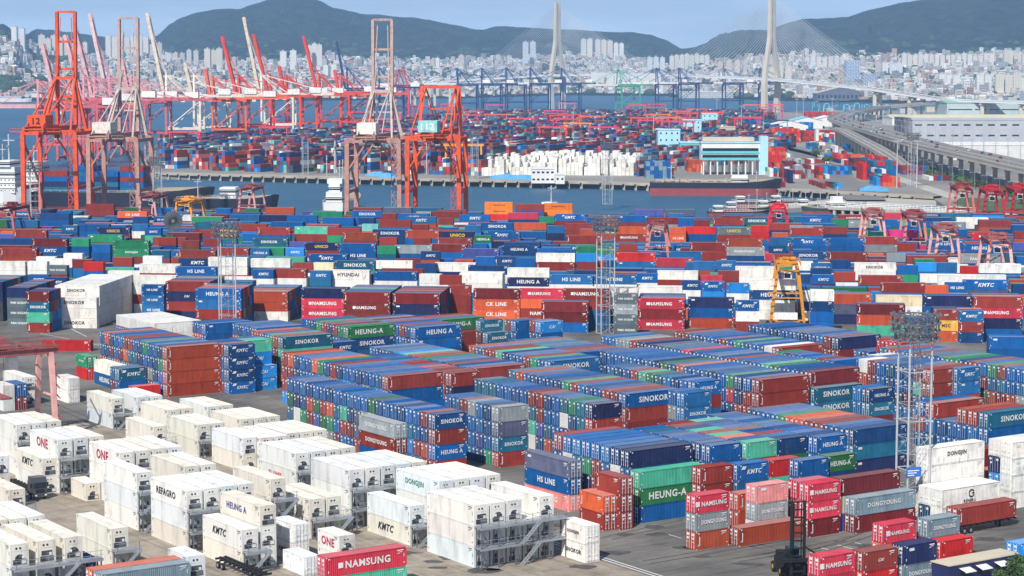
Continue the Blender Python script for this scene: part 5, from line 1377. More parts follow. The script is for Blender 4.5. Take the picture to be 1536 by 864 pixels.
# ================================================================== quay cranes
def sts(px, py, z, rot, H, W, G, scale_boom, up, colors, label, name='quay_crane', number=None, apex=24, boomang=82, group=None, back=22, blen=55, aw=4.2, bw=2.9):
    """gantry crane; local x along the quay, local y towards the water; base pixel = middle of landside legs"""
    c1, c2, c3 = [srgb(q) for q in colors]; p = P(px, py, z)
    rt = empty(name, p, rot, label, 'quay crane', group)
    lw = 1.95
    for x in (-W / 2, W / 2):
        for y in (0, G):
            m_ = MB(); m_.bar((x, y, 0), (x * .97, y, H), lw, lw * .9); m_.build('leg', M_STEEL, rt, color=c1)
    for y in (0, G):
        pf = MB(); pf.bar((-W / 2, y, 2.2), (W / 2, y, 2.2), 1.4, 1.8); pf.build('sill_beam', M_STEEL, rt, color=c1)
        pf = MB(); pf.bar((-W / 2, y, H - .5), (W / 2, y, H - .5), 1.6, 2.2); pf.build('portal_beam', M_STEEL, rt, color=c1)
        for sg in (-1, 1): br = MB(); br.bar((sg * W / 2, y, H * .60), (sg * W * .12, y, H - 1.6), .7); br.build('brace', M_STEEL, rt, color=c1)
    for x in (-W / 2, W / 2):
        pf = MB(); pf.bar((x, 0, H * .36), (x, G, H * .36), 1.2, 1.6); pf.bar((x, G, H * .36), (x, 0, H * .93), .8); pf.bar((x, 0, H - 1), (x, G, H - 1), 1.2, 1.6); pf.build('side_frame', M_STEEL, rt, color=c1)
    g_ = MB()
    for x in (-bw, bw): g_.bar((x, -back, H + 1.4), (x, G + 3, H + 1.4), 1.0, 2.2)
    for k in range(9): yy = -back + (G + 3 + back) * k / 8; g_.bar((-bw, yy, H + 1.4), (bw, yy, H + 1.4), .5)
    g_.build('girder', M_STEEL, rt, color=c1)
    a_ = MB()
    for x in (-1, 1):
        a_.bar((x * W * .40, G, H), (x * aw, G + 1, H + apex), 1.5, 1.5); a_.bar((x * W * .30, G * .35, H), (x * aw, G + 1, H + apex), .8, .8)
    a_.bar((-aw, G + 1, H + apex), (aw, G + 1, H + apex), 1.4, 1.4); a_.bar((-W * .24, G, H + apex * .55), (W * .24, G, H + apex * .55), .7); a_.build('apex_frame', M_STEEL, rt, color=c2)
    s_ = MB()
    for x in (-aw * .8, aw * .8):
        s_.bar((x, G + 1, H + apex), (x, -back + 1, H + 2.4), .5); s_.bar((x, G + 1, H + apex), (x, G * .2, H + 2.4), .4)
    bm = MB(); ang = math.radians(boomang) if up else 0.0; y0 = G + 3; z0 = H + 1.6
    def bp_(t, x, dz=0): return (x, y0 + t * math.cos(ang) - dz * math.sin(ang), z0 + t * math.sin(ang) + dz * math.cos(ang))
    for x in (-bw, bw): bm.bar(bp_(0, x), bp_(blen, x), 1.35 if G < 28 else 2.0, 2.1 if G < 28 else 2.8)
    for t in (0, .12, .26, .38, .5, .62, .74, .87, 1.0):
        if not up or t in (0, .26, .74, 1.0, .5): bm.bar(bp_(blen * t, -bw), bp_(blen * t, bw), .8, 1.0)
    bm.build('boom', M_STEEL, rt, color=c3)
    for t in (.55, .95):
        for x in (-aw * .8, aw * .8): s_.bar((x, G + 1, H + apex), bp_(blen * t, x * .7), .35)
    s_.build('stay', M_STEEL, rt, color=c2)
    h_ = MB(); h_.box(-4.2, -back * .55 - 5, H + 2.7, 4.2, -back * .55 + 6, H + 7.6); h_.build('machinery_house', M_STEEL, rt, color=srgb(number[1]) if number else srgb('#e8e5de'))
    pl = MB(); pl.box(-W * .46, -back * .55 - 7, H + .2, W * .46, -back * .55 - 5.4, H + .6)
    for k in range(9): pl.bar((-W * .46 + k * W * .115, -back * .55 - 7, H + .6), (-W * .46 + k * W * .115, -back * .55 - 7, H + 1.8), .12)
    pl.bar((-W * .46, -back * .55 - 7, H + 1.8), (W * .46, -back * .55 - 7, H + 1.8), .14); pl.build('service_platform', M_STEEL, rt, color=c1)
    cb = MB(); cb.box(-1.4, G * .5, H - 4, 1.4, G * .5 + 3.5, H - 1); cb.box(-1.3, G * .5 - .05, H - 3.6, 1.3, G * .5, H - 1.6, 1); cb.build('operator_cab', [M_STEEL, M_GLASS], rt, color=srgb('#dcdad0'))
    st = MB()
    for k in range(int(H // 3)):
        z_ = k * 3.0; s1 = 1 if k % 2 else -1; st.bar((W / 2 - 2.2 + s1, -.9, z_), (W / 2 - 2.2 - s1, -.9, z_ + 3), .35); 
        st.bar((W / 2 - 3.6, -.9, z_), (W / 2 - .8, -.9, z_), .25)
    st.bar((W / 2 - 3.6, -.9, 0), (W / 2 - 3.6, -.9, H), .25); st.build('stairway', M_STEEL, rt, color=tuple(q * .8 for q in c1))
    for x in (-W / 2, W / 2):
        for y in (0, G):
            w_ = MB(); w_.box(x - 3.2, y - .7, .1, x + 3.2, y + .7, 1.3)
            for k in range(4): w_.cyl((x - 2.6 + k * 1.7, y - .75, .45), (x - 2.6 + k * 1.7, y + .75, .45), .45, 8)
            w_.build('bogie', M_STEEL, rt, color=c1)
    if number:
        me, w = text_mesh(number[0], M_BLACK if number[1] != '#8fd0d0' else M_WHITE); o = obj('lettering', me, rt, (0, -back * .55 - 5.08, H + 5.1)); o.scale = (3.0, 1, 3.0)
    return rt
OR = ('#d95a38', '#d95a38', '#d4583a'); PW = ('#b48a80', '#b8aba2', '#b59a90'); WW = ('#dfd6ca', '#dfd6ca', '#d8c8b4'); PK = ('#c4646c', '#cf8d94', '#d4a9a9'); RD = ('#d8503c', '#cf4638', '#d54a3c')
NQ = 'cranes on the near quay'
sts(76, 329, 0, GB, 40, 25, 24, 1, True, OR, 'orange quay crane numbered 12 with its boom raised upright', number=('12', '#e0582f'), boomang=88, apex=24, blen=53, aw=4.6, bw=4.3, group=NQ)
sts(171, 330, 0, GB, 37, 23, 24, 1, True, PW, 'faded pinkish white quay crane with raised boom beside orange one', boomang=88, apex=22, blen=53, aw=4.2, bw=4.4, group=NQ, number=('', '#d9d2c6'))
sts(560, 333, 0, GB, 37, 24, 24, 1, True, PW, 'faded pinkish white quay crane with raised boom before mid-channel', boomang=88, apex=21, blen=52, aw=4.2, bw=4.4, group=NQ, number=('', '#e2ded4'))
sts(650, 334, 0, GB, 38, 23.5, 24, 1, False, OR, 'orange quay crane numbered 112 with lowered boom and teal house', number=('112', '#8fd0d0'), apex=22, blen=40, aw=8.5, group=NQ)
LQ = 'cranes with raised booms on the far left quay'
for px, py, cl, ang, H, lb, bl in [(165, 232, PK, 76, 43, 'pink quay crane, leftmost raised boom behind the numbered orange crane', 52), (179, 228, PK, 77, 42, 'pink and white quay crane with the second raised boom from west', 60),
        (200, 225, ('#c4646c', '#cf8d94', '#dcc0bc'), 79, 42, 'pink and white quay crane with the tallest raised boom', 72), (282, 219, WW, 79, 43, 'cream quay crane with white house standing clear over open water', 74),
        (387, 214, RD, 77, 42, 'orange red quay crane with raised boom below the domed hill', 56), (420, 211, WW, 79, 43, 'cream quay crane with tall raised boom between two red ones', 74), (431, 208, RD, 77, 42, 'red quay crane directly behind the tall cream boom', 60), (503, 205, RD, 77, 43, 'red quay crane, last raised boom of the far row', 58), (232, 224, PK, 80, 41, 'pink quay crane with low raised boom left of the cream one', 34), (322, 216, WW, 78, 43, 'cream quay crane with short raised boom right of the open water', 30), (130, 240, PK, 78, 42, 'pink quay crane nearest the western tip', 44), (350, 218, ('#dd6a4c', '#dd6a4c', '#d9705a'), 80, 41, 'orange quay crane with short raised boom left of the red ones', 26), (455, 207, ('#d8503c', '#cf4638', '#d54a3c'), 80, 42, 'red quay crane with short raised boom between two tall red ones', 28), (535, 204, ('#d8604a', '#cf5648', '#d55a4c'), 80, 42, 'orange red quay crane easternmost of the far row with short boom', 24)]:
    sts(px + 22, py, 0, math.pi / 2, H, 26, 30, 1, True, cl, lb, boomang=ang, blen=bl, group=LQ, apex=20, back=38)
sts(126, 246, 0, math.pi / 2, 40, 26, 30, 1, False, PK, 'pink quay crane with lowered boom reaching out over open water', blen=52, group=LQ, apex=20, back=38)
BL = ('#2c4472', '#34507f', '#dcdcd6'); GRC = ('#3f9a80', '#58ab92', '#cfd8d0')
BQ = 'blue cranes with lowered booms on the far back quay'
for i, (px, py) in enumerate([(560, 190), (606, 186), (716, 170), (752, 169), (788, 168), (824, 168), (870, 167), (1012, 166), (1046, 166), (1112, 165), (1166, 164)]):
    up = i == 0
    sts(px, py, 0, math.pi / 2 + .12, 44, 26, 30, 1, up, BL if not up else ('#33466f', '#33466f', '#33466f'), '%s navy blue quay crane from the west on the back quay' % ordinal(i), boomang=80, blen=56, group=BQ, apex=26, back=26)
sts(955, 169, 0, math.pi / 2 + .3, 42, 28, 30, 1, False, GRC, 'green quay crane with lowered boom among the blue ones', blen=50, apex=26, back=26, group=BQ)
sts(620, 176, 0, 2.6, 44, 26, 30, 1, False, ('#cf4a5a', '#cf4a5a', '#cf5a66'), 'crimson quay crane on the far quay beside the grey factory', blen=50, apex=24)
# ================================================================== yard gantries
def rtg_proto(full=True):
    rt = empty('yard_gantry_crane', (0, 0, -500)); H = 17.5; S = 23.5; B_ = 10.5
    for x in (-B_ / 2, B_ / 2):
        for y in (0, S):
            m_ = MB(); m_.bar((x, y, 1.4), (x * .62, y, H), .95, .95); m_.build('leg', M_STEEL, rt)
    for y in (0, S):
        sl = MB(); sl.bar((-B_ / 2 - .6, y, 1.3), (B_ / 2 + .6, y, 1.3), .9, .9); sl.build('sill_beam', M_STEEL, rt)
        sl = MB(); sl.bar((-B_ * .33, y, H - .2), (B_ * .33, y, H - .2), .8, .8); sl.build('head_beam', M_STEEL, rt)
        if full: sl = MB(); sl.bar((-B_ * .40, y, H * .5), (B_ * .40, y, H * .5), .35); sl.build('tie_bar', M_STEEL, rt)
    for x in (-3.1, 3.1): gd = MB(); gd.bar((x, -1.6, H + .5), (x, S + 1.6, H + .5), .7, 1.3); gd.build('girder', M_STEEL, rt)
    if full:
        t = MB(); t.box(-3.3, S * .35, H + 1.6, 3.3, S * .35 + 5, H + 2.2); t.box(-1.6, S * .35 + .6, H + 2.2, .6, S * .35 + 2.4, H + 3.5); t.cyl((.9, S * .35 + 2, H + 2.9), (2.6, S * .35 + 2, H + 2.9), .65, 10); t.box(-2.6, S * .35 + 3, H + 2.2, 2.2, S * .35 + 4.4, H + 3.0); t.bar((-3.2, S * .35, H + 2.2), (-3.2, S * .35, H + 3.4), .12); t.bar((3.2, S * .35, H + 2.2), (3.2, S * .35, H + 3.4), .12); t.bar((-3.2, S * .35, H + 3.4), (3.2, S * .35, H + 3.4), .1)
        for k in range(7): t.bar((-3.2, -1 + k * 4, H + 1.2), (3.2, -1 + k * 4 + (2 if k % 2 else -2), H + 2.0), .22)
        t.build('trolley', M_STEEL, rt)
        rr_ = MB()
        for x in (-4.0, 4.0):
            rr_.bar((x, -1.6, H + 2.6), (x, S + 1.6, H + 2.6), .12); rr_.bar((x, -1.6, H + 1.7), (x, S + 1.6, H + 1.7), .25)
            for k in range(12): rr_.bar((x, k * S / 11, H + 1.6), (x, k * S / 11, H + 2.6), .1)
        for k in range(7): rr_.bar((-B_ / 2 - .3, -.9, 2 + k * 2.1), (-B_ / 2 + 1.0 + k * .2, -.9, 2.6 + k * 2.1), .2)
        rr_.build('walkway', M_STEEL, rt)
        cb = MB(); cb.box(-1.1, S * .35 - 2, H - 3.2, 1.1, S * .35, H - .6); cb.box(-1.0, S * .35 - 2.05, H - 3.0, 1.0, S * .35 - 2, H - 1.5, 1); cb.build('operator_cab', [M_WHITE, M_GLASS], rt)
        sp = MB(); sp.box(-6, S * .35 + 1.2, H - 8.5, 6, S * .35 + 3.6, H - 8.1)
        for x in (-1.6, 1.6):
            for y in (1.3, 3.4): sp.bar((x, S * .35 + y, H - 8.1), (x, S * .35 + y, H + 1.6), .07)
        sp.build('spreader', M_STEEL, rt)
        e = MB(); e.box(-B_ * .3, -.9, 1.9, B_ * .3, 1.0, 4.0); e.build('engine_box', M_WHITE, rt)
    for x in (-B_ / 2, B_ / 2):
        for y in (0, S):
            w_ = MB()
            for k in (-.9, .9): w_.cyl((x + k, y - .45, .75), (x + k, y + .45, .75), .75, 12)
            w_.build('wheel', M_BLACK, rt)
    return rt
RT = rtg_proto(True); RS = rtg_proto(False); used = {'f': False, 's': False}
def put_rtg(px, py, rot, col, label, full=True, group=None, sc=1.0):
    k = 'f' if full else 's'; src = RT if full else RS
    o = src if not used[k] else copy_tree(src)
    c = srgb(col); o.location = P(px, py, 0); o.rotation_euler = (0, 0, rot); o.scale = (sc, sc, sc)
    todo.append((o, c)); used[k] = True; tag(o, label, 'gantry crane', group)
todo = []
NG = 'rubber-tyred gantry cranes in the near and far yard'
R2 = GB
for a in [(1181, 488, R2, '#c98a35', 'yellow gantry crane over the far yard with a dark load between its legs'), (1168, 376, R2, '#cf3038', 'bright red gantry crane at the back of the far yard'), (985, 410, R2, '#c8857f', 'pink gantry crane right of the central lattice mast'),
          (1311, 393, R2, '#dda9a0', 'pink gantry crane left of the right-hand cluster, beside the cream container'), (1420, 425, R2, '#dda9a0', 'pink gantry crane standing in the middle of the right-hand cluster'), (1498, 446, R2, '#dda9a0', 'pink gantry crane nearest of the right-hand cluster'),
          (1372, 396, R2, '#cf8a84', 'reddish pink gantry crane behind the middle of the right-hand cluster'), (1445, 348, R2, '#c9736e', 'faded gantry crane at the back quay, left of two red-topped ones'), (1490, 354, R2, '#b02c3a', 'red gantry crane at the back quay near the photo edge'), (1532, 350, R2, '#b02c3a', 'red gantry crane cut by the photo edge at the back'),
          (371, 336, R2, '#cf9690', 'pink gantry crane in front of the dark ship bow'), (276, 362, R2, '#e2973a', 'orange yellow gantry crane carrying the round cable reel'), (8, 374, R2, '#b56a68', 'dark pink gantry crane cut by the photo edge at the back'), (222, 352, R2, '#d3a09a', 'pale pink gantry crane between the quay crane and the cable reel')]:
    put_rtg(*a, True, NG, .98 if a[0] in (1445, 1490, 1532) else .9 if a[0] > 1250 else .84)
# cable reel of the orange yellow gantry
cr_ = empty('cable_reel', P(262, 376, 0) + Vector((0, -2.5, 0)), GB, 'large round grey cable reel on the orange yellow gantry crane', 'cable reel')
w_ = MB(); w_.cyl((0, -.25, 11.5), (0, .25, 11.5), 3.6, 28); w_.build('reel_disc', M_GREY, cr_)
w_ = MB()
for k in range(24):
    a = k * math.pi / 12; w_.bar((math.cos(a) * .8, -.35, 11.5 + math.sin(a) * .8), (math.cos(a) * 3.6, -.35, 11.5 + math.sin(a) * 3.6), .16)
w_.build('reel_spokes', M_BLACK, cr_); w_ = MB(); w_.bar((-.2, 0, 0), (-.2, 0, 11.5), .7); w_.bar((0, 0, 11.5), (0, 2.2, 11.5), .8); w_.build('stand', M_GREY, cr_)
# gantry over the reefer field at the frame edge: span runs across the field
put_rtg(70, 652, GA + math.pi / 2, '#dba69f', 'large faded pink gantry crane above the refrigerated field', True, NG, .9)
gr = random.Random(77); FG = 'small distant gantry cranes of the far terminal'; FGL = {}
cand = [(722, 258, '#dd9a3a'), (588, 226, '#d05a78'), (400, 216, '#cf4a58'), (432, 222, '#cf4a58'), (300, 232, '#cf4a58'), (660, 226, '#cf5a80'), (850, 222, '#d8484a'), (885, 214, '#dd8a3a'), (925, 222, '#cf3a60'), (800, 204, '#d8484a'), (760, 196, '#d8603a'), (905, 200, '#d8603a')]
for k in range(46): cand.append((gr.uniform(540, 1190), gr.uniform(172, 212), gr.choice(['#cf3f4a', '#d8503c', '#cf5f6c', '#d8743a', '#c84a6a', '#4fa8b8' if k % 3 == 0 else '#cf3f4a'])))
for k in range(8): cand.append((1225 + k * 15, gr.uniform(168, 176), '#6fc0cc'))
cand.sort(key=lambda a: a[0])
for i, (px, py, c) in enumerate(cand):
    cw = {'#dd9a3a': 'yellow', '#dd8a3a': 'yellow', '#4fa8b8': 'teal', '#6fc0cc': 'pale blue', '#d8743a': 'orange', '#d8603a': 'orange'}.get(c, 'red'); FGL[cw] = FGL.get(cw, 0) + 1
    put_rtg(px, py, GB + gr.uniform(-.1, .1) + math.pi / 2 * (1 if px < 1220 else 0) , c, '%s small %s gantry crane from the west in the far terminal' % (ordinal(FGL[cw] - 1), cw), False, FG, 1.0)
for o, c in todo:
    for ch in o.children:
        if ch.type == 'MESH' and ch.data.materials and ch.data.materials[0] == M_STEEL:
            pinkish = c[1] > .12 and c[2] > .1; nm = ch.name.split('.')[0]
            ch.color = (*(tuple(q * f for q, f in zip(c, (.42, .26, .28))) if pinkish and nm in ('trolley', 'walkway', 'girder', 'spreader') else c), 1)
# ================================================================== lamp towers
def mast_proto(H=29.3, R=3.7, rings=3):
    rt = empty('lamp_tower', (0, 0, -500)); w = 1.85
    for sx, sy in ((-1, -1), (1, -1), (1, 1), (-1, 1)):
        m_ = MB(); m_.cyl((sx * w, sy * w, 0), (sx * w, sy * w, H - 1), .17, 8); m_.build('post', M_PALEST, rt)
    b2 = MB(); n = int(H / 2.5)
    for k in range(n):
        z = k * 2.5
        for (a, c) in (((-w, -w), (w, -w)), ((w, -w), (w, w)), ((w, w), (-w, w)), ((-w, w), (-w, -w))):
            if k % 3 == 0: b2.bar((*a, z), (*c, z), .14)
            else: b2.bar((*a, z), (*c, z), .06)
            if k < n - 1 and k % 2 == 0: b2.bar((*a, z), (*c, z + 2.5), .05)
    b2.build('lattice', M_PALEST, rt)
    ld = MB()
    for x in (-.3, .3): ld.bar((x, 0, 0), (x, 0, H), .08)
    for k in range(int(H / .8)): ld.bar((-.3, 0, k * .8), (.3, 0, k * .8), .05)
    for k in range(int(H / 1.6)):
        t = math.radians(60 * (k % 6)); ld.bar((.45 * math.cos(t), .45 * math.sin(t), k * 1.6), (.45 * math.cos(t + 2), .45 * math.sin(t + 2), k * 1.6 + .8), .05)
    ld.build('ladder', M_GALV, rt)
    hd = MB(); lampm = MB(); g = random.Random(2)
    for lv in range(rings + 1):
        z = H - 2.0 + lv * 1.25; r = R * (.95 if lv not in (0, rings) else .85); nn = 16
        for k in range(nn):
            a = 2 * math.pi * k / nn; c = 2 * math.pi * (k + 1) / nn; p = (r * math.cos(a), r * math.sin(a), z); q = (r * math.cos(c), r * math.sin(c), z); hd.bar(p, q, .16)
            if k % 2 == 0: hd.bar((0, 0, z - .2), p, .10)
            if lv < rings: hd.bar(p, (r * math.cos(a), r * math.sin(a), z + 1.25), .12); hd.bar(p, (r * .6 * math.cos(c), r * .6 * math.sin(c), z + 1.25), .09)
            hd.bar((r * .6 * math.cos(a), r * .6 * math.sin(a), z), (r * .6 * math.cos(c), r * .6 * math.sin(c), z), .08)
    hd.build('head_frame', M_GREY, rt)
    for lv in range(rings + 1):
        z = H - 1.9 + lv * 1.25; r = R * 1.0
        for k in range(16):
            a = 2 * math.pi * (k + lv * .5) / 16; x, y = r * math.cos(a), r * math.sin(a)
            l = MB(); M_ = Matrix.Translation((x, y, z)) @ Matrix.Rotation(a, 4, 'Z') @ Matrix.Rotation(.6, 4, 'Y'); l.box(-.14, -.20, -.19, .14, .20, .19, M=M_)
            l.box(.14, -.17, -.16, .16, .17, .16, 1, M=M_); l.build('floodlight', [M_GREY, M_GALV], rt)
    return rt
M_PALEST = flat('white_painted_steel', (.50, .51, .52), .5, .1)
MT = mast_proto(); fst = True
for px, py, sc, lb in [(1368, 775, 1.0, 'tall white lattice lamp tower with blue sign, nearest of all'), (342, 516, .97, 'white lattice lamp tower standing among the blue blocks on the left'), (908, 500, .97, 'white lattice lamp tower in front of the tall crimson stacks'),
        (54, 356, .98, 'lamp tower below the numbered orange crane'), (237, 336, .95, 'lamp tower between the orange yellow gantry and the white quay crane'), (911, 306, 1.0, 'lamp tower on the quay directly above the central one'), (458, 262, .92, 'lamp tower on the long quay near the western containers'),
        (712, 268, .95, 'lamp tower on the long quay beside the yellow gantry'), (1368, 280, 1.0, 'lamp tower at the foot of the highway ramp'), (222, 268, .85, 'lamp tower on the western tip of the long quay')]:
    o = MT if fst else copy_tree(MT); fst = False; o.location = P(px, py, 0); o.scale = (sc, sc, sc); o.rotation_euler = (0, 0, .3); tag(o, lb, 'lamp tower', 'lattice lamp towers of the port')
sg_ = MB(); sg_.box(-2.2, -2.15, 6.6, .3, -2.06, 8.1); [sg_.box(-2.0, -2.17, 7.5 - k * .35, -.1 - k * .4, -2.155, 7.65 - k * .35, 1) for k in range(3)]; sg_.build('tower_sign', [flat('blue_sign', srgb('#2f6fc4'), .5), M_WHITE], MT)
for i, (px, py) in enumerate([(640, 262), (980, 220), (1195, 178), (1205, 178), (1248, 176), (1112, 196), (1345, 282), (1375, 282), (860, 200), (1075, 178), (1420, 210), (600, 212)]):
    rt = empty('light_mast', P(px, py, 0), 0, '%s slender pale light mast from the west in the far terminal' % ordinal([600, 640, 860, 980, 1075, 1112, 1195, 1205, 1248, 1345, 1375, 1420].index(px)), 'light mast', 'slender light masts of the far terminal')
    m_ = MB(); m_.cyl((0, 0, 0), (0, 0, 27), .45, 6, r2=.25); m_.build('pole', M_PALEST, rt); m_ = MB(); m_.bar((-2.4, 0, 27), (2.4, 0, 27), .5, .9); m_.build('lamp_bar', M_GALV, rt)
# ================================================================== reefer racks
def rack(p, rot, Ln, levels, label):
    """steel access gantry along local x, base at p"""
    rt = empty('reefer_rack', p, rot, label, 'access rack', 'steel access racks at the refrigerated containers')
    pf = MB(); po = MB(); rl = MB(); n = max(1, round(Ln / 2.72))
    for k in range(n + 1):
        x = k * Ln / n
        for y in (-1.5, -.25): po.bar((x, y, 0), (x, y, levels * 2.9 + .05), .16)
        po.bar((x, -1.5, levels * 2.9), (x, -1.5, levels * 2.9 + 1.1), .06)
    for lv in range(1, levels + 1):
        z = lv * 2.9; pf.box(-.3, -1.55, z - .12, Ln + .3, -.2, z)
        for y in (-1.55, -.2): pf.bar((-.3, y, z - .15), (Ln + .3, y, z - .15), .14, .3)
        for hz in (.5, 1.05): rl.bar((-.3, -1.5, z + hz), (Ln + .3, -1.5, z + hz), .05)
        for k in range(n * 2 + 1): rl.bar((k * Ln / n / 2, -1.5, z), (k * Ln / n / 2, -1.5, z + 1.05), .045)
        for k in range(n): rl.box(k * Ln / n + .5, -.6, z - 1.9, k * Ln / n + 1.1, -.25, z - .9)
    po.build('posts', M_GREY, rt); pf.build('platform', M_GALV, rt); rl.build('railing', M_GALV, rt)
    s = MB()
    for lv in range(levels):
        z = lv * 2.9; x0 = min(Ln * .45, Ln - 3.4) if Ln > 4 else 0
        for y in (-2.2, -1.65): s.bar((x0, y, z), (x0 + 3.2, y, z + 2.9), .12, .2)
        for k in range(9): s.box(x0 + .36 * k, -2.2, z + .32 * k, x0 + .36 * k + .26, -1.65, z + .32 * k + .04)
    s.build('stairs', M_GALV, rt)
    return rt
ri = 0
for (p, n, T, Lm, h, rot), rk, pitch in RV:
    if not rk or Lm < 8: continue
    p = Vector((p.x, p.y, 0)); q = p + Vector((math.cos(rot), math.sin(rot), 0)) * (Lm + .25); lv = max(1, T - 1 if T > 2 else T - 1)
    # local x of the rack runs along the row (u), local -y towards the camera
    ww = (n * pitch + .5); c0 = q + Vector((-math.sin(rot), math.cos(rot), 0)) * 0.1
    # skip if another stack is in the way
    cx, cy = c0.x + math.cos(rot) * .8, c0.y + math.sin(rot) * .8
    if not free(c0.x, c0.y, rot, 1.7, ww): continue
    pxx = PR(c0.x, c0.y, lv * 2.9)
    rack(c0, rot + math.pi / 2, ww, lv, 'grey steel access rack with stairs, %s built from the nearest white stacks' % ordinal(ri)); ri += 1
# relabel racks by their place: sorted west to east
rks = [o for o in COL.objects if o.name.startswith('reefer_rack')]
rks.sort(key=lambda o: PR(*o.location)[0])
for i, o in enumerate(rks): o['label'] = 'grey steel access rack with stairs, %s from left along the white stacks' % ordinal(i)
# ================================================================== trucks and yard machines
M_TRUCK = flat('graphite_paint', srgb('#4a4e55'), .35, .1, .1); M_NAVY = flat('navy_paint', srgb('#2a3160'), .5); M_ORANGE = flat('orange_paint', srgb('#e04a22'), .5)
def wheels(rt, xs, W=2.4, r=.5):
    for x in xs:
        for y in (0.0, W):
            w_ = MB(); w_.cyl((x, y - .16, r), (x, y + .16, r), r, 16); o = w_.build('wheel', M_BLACK, rt); h_ = MB(); h_.cyl((x, y - .18, r), (x, y + .18, r), r * .5, 10); h_.build('rim', M_GALV, o)
def truck(p, rot, label):
    """tractor facing +x"""
    rt = empty('truck', p, rot, label, 'truck'); b2 = MB()
    b2.box(3.6, .05, .9, 5.9, 2.45, 2.9); b2.box(3.7, .12, 2.9, 5.6, 2.38, 3.6)
    b2.quad([(5.6, .12, 3.6), (5.6, 2.38, 3.6), (5.9, 2.45, 2.9), (5.9, .05, 2.9)][::-1]); b2.box(5.9, .15, .45, 6.05, 2.35, 1.1); b2.build('cab', M_TRUCK, rt)
    g_ = MB(); g_.box(5.9, .25, 1.9, 5.94, 2.25, 2.75); g_.box(4.9, .01, 1.9, 5.7, .05, 2.7); g_.box(4.9, 2.45, 1.9, 5.7, 2.49, 2.7); g_.build('windscreen', M_GLASS, rt)
    gr_ = MB()
    for k in range(4): gr_.box(5.9, .5, 1.1 + k * .17, 5.95, 2.0, 1.2 + k * .17)
    gr_.build('grille', M_BLACK, rt)
    for y in (.3, 1.95): l = MB(); l.box(6.05, y, .65, 6.08, y + .35, .9); l.build('headlight', M_WHITE, rt)
    for y in (-.25, 2.55): l = MB(); l.box(5.6, y, 2.0, 5.75, y + .2, 2.7); l.build('mirror', M_BLACK, rt)
    ch = MB(); ch.box(-7.5, .75, .95, 3.6, 1.0, 1.25); ch.box(-7.5, 1.5, .95, 3.6, 1.75, 1.25)
    for k in range(9): ch.box(-7.4 + k * 1.3, .1, .98, -7.1 + k * 1.3, 2.4, 1.2)
    ch.build('chassis', M_BLACK, rt); wheels(rt, (-6.6, -5.3, .6, 1.9, 4.8)); return rt
truck(P(52, 742, 0) - Vector((2.5, 0, 0)), GA - math.pi / 2, 'dark grey tractor truck with empty chassis driving down the reefer lane')
def chassis(p, rot, label, box=None):
    rt = empty('trailer', p, rot, label, 'trailer'); c = MB(); c.box(0, .7, 1.0, 12.3, .95, 1.35); c.box(0, 1.5, 1.0, 12.3, 1.75, 1.35)
    for k in range(10): c.box(.1 + k * 1.33, .02, 1.02, .32 + k * 1.33, 2.42, 1.28)
    c.box(9.5, .7, .1, 9.7, 1.0, 1.0); c.box(9.5, 1.5, .1, 9.7, 1.75, 1.0); c.build('frame', M_BLACK, rt); wheels(rt, (1.2, 2.5)); return rt
chassis(P(322, 850, 0), GA - math.pi / 2, 'empty black trailer chassis parked in the reefer lane')
tp = P(1437, 803, 0); chassis(tp, GA, 'black trailer carrying the brick red box on the open apron')
rt = tag(empty('shipping_container', tp + Vector((0, 0, 1.36)), GA), 'brick red long container loaded on the black trailer', 'container', GD)
obj('body', body_mesh(12.19, 2.62, 'dry', 1), rt, color=PAL['r'])
d_, r_ = door_mesh(2.62)
for sd in (0, 1):
    o = obj('door', d_, rt, (0, .16 if sd == 0 else CW - .16, 0), color=PAL['r'])
    if sd: o.scale = (1, -1, 1)
    obj('locking_bars', r_, o)
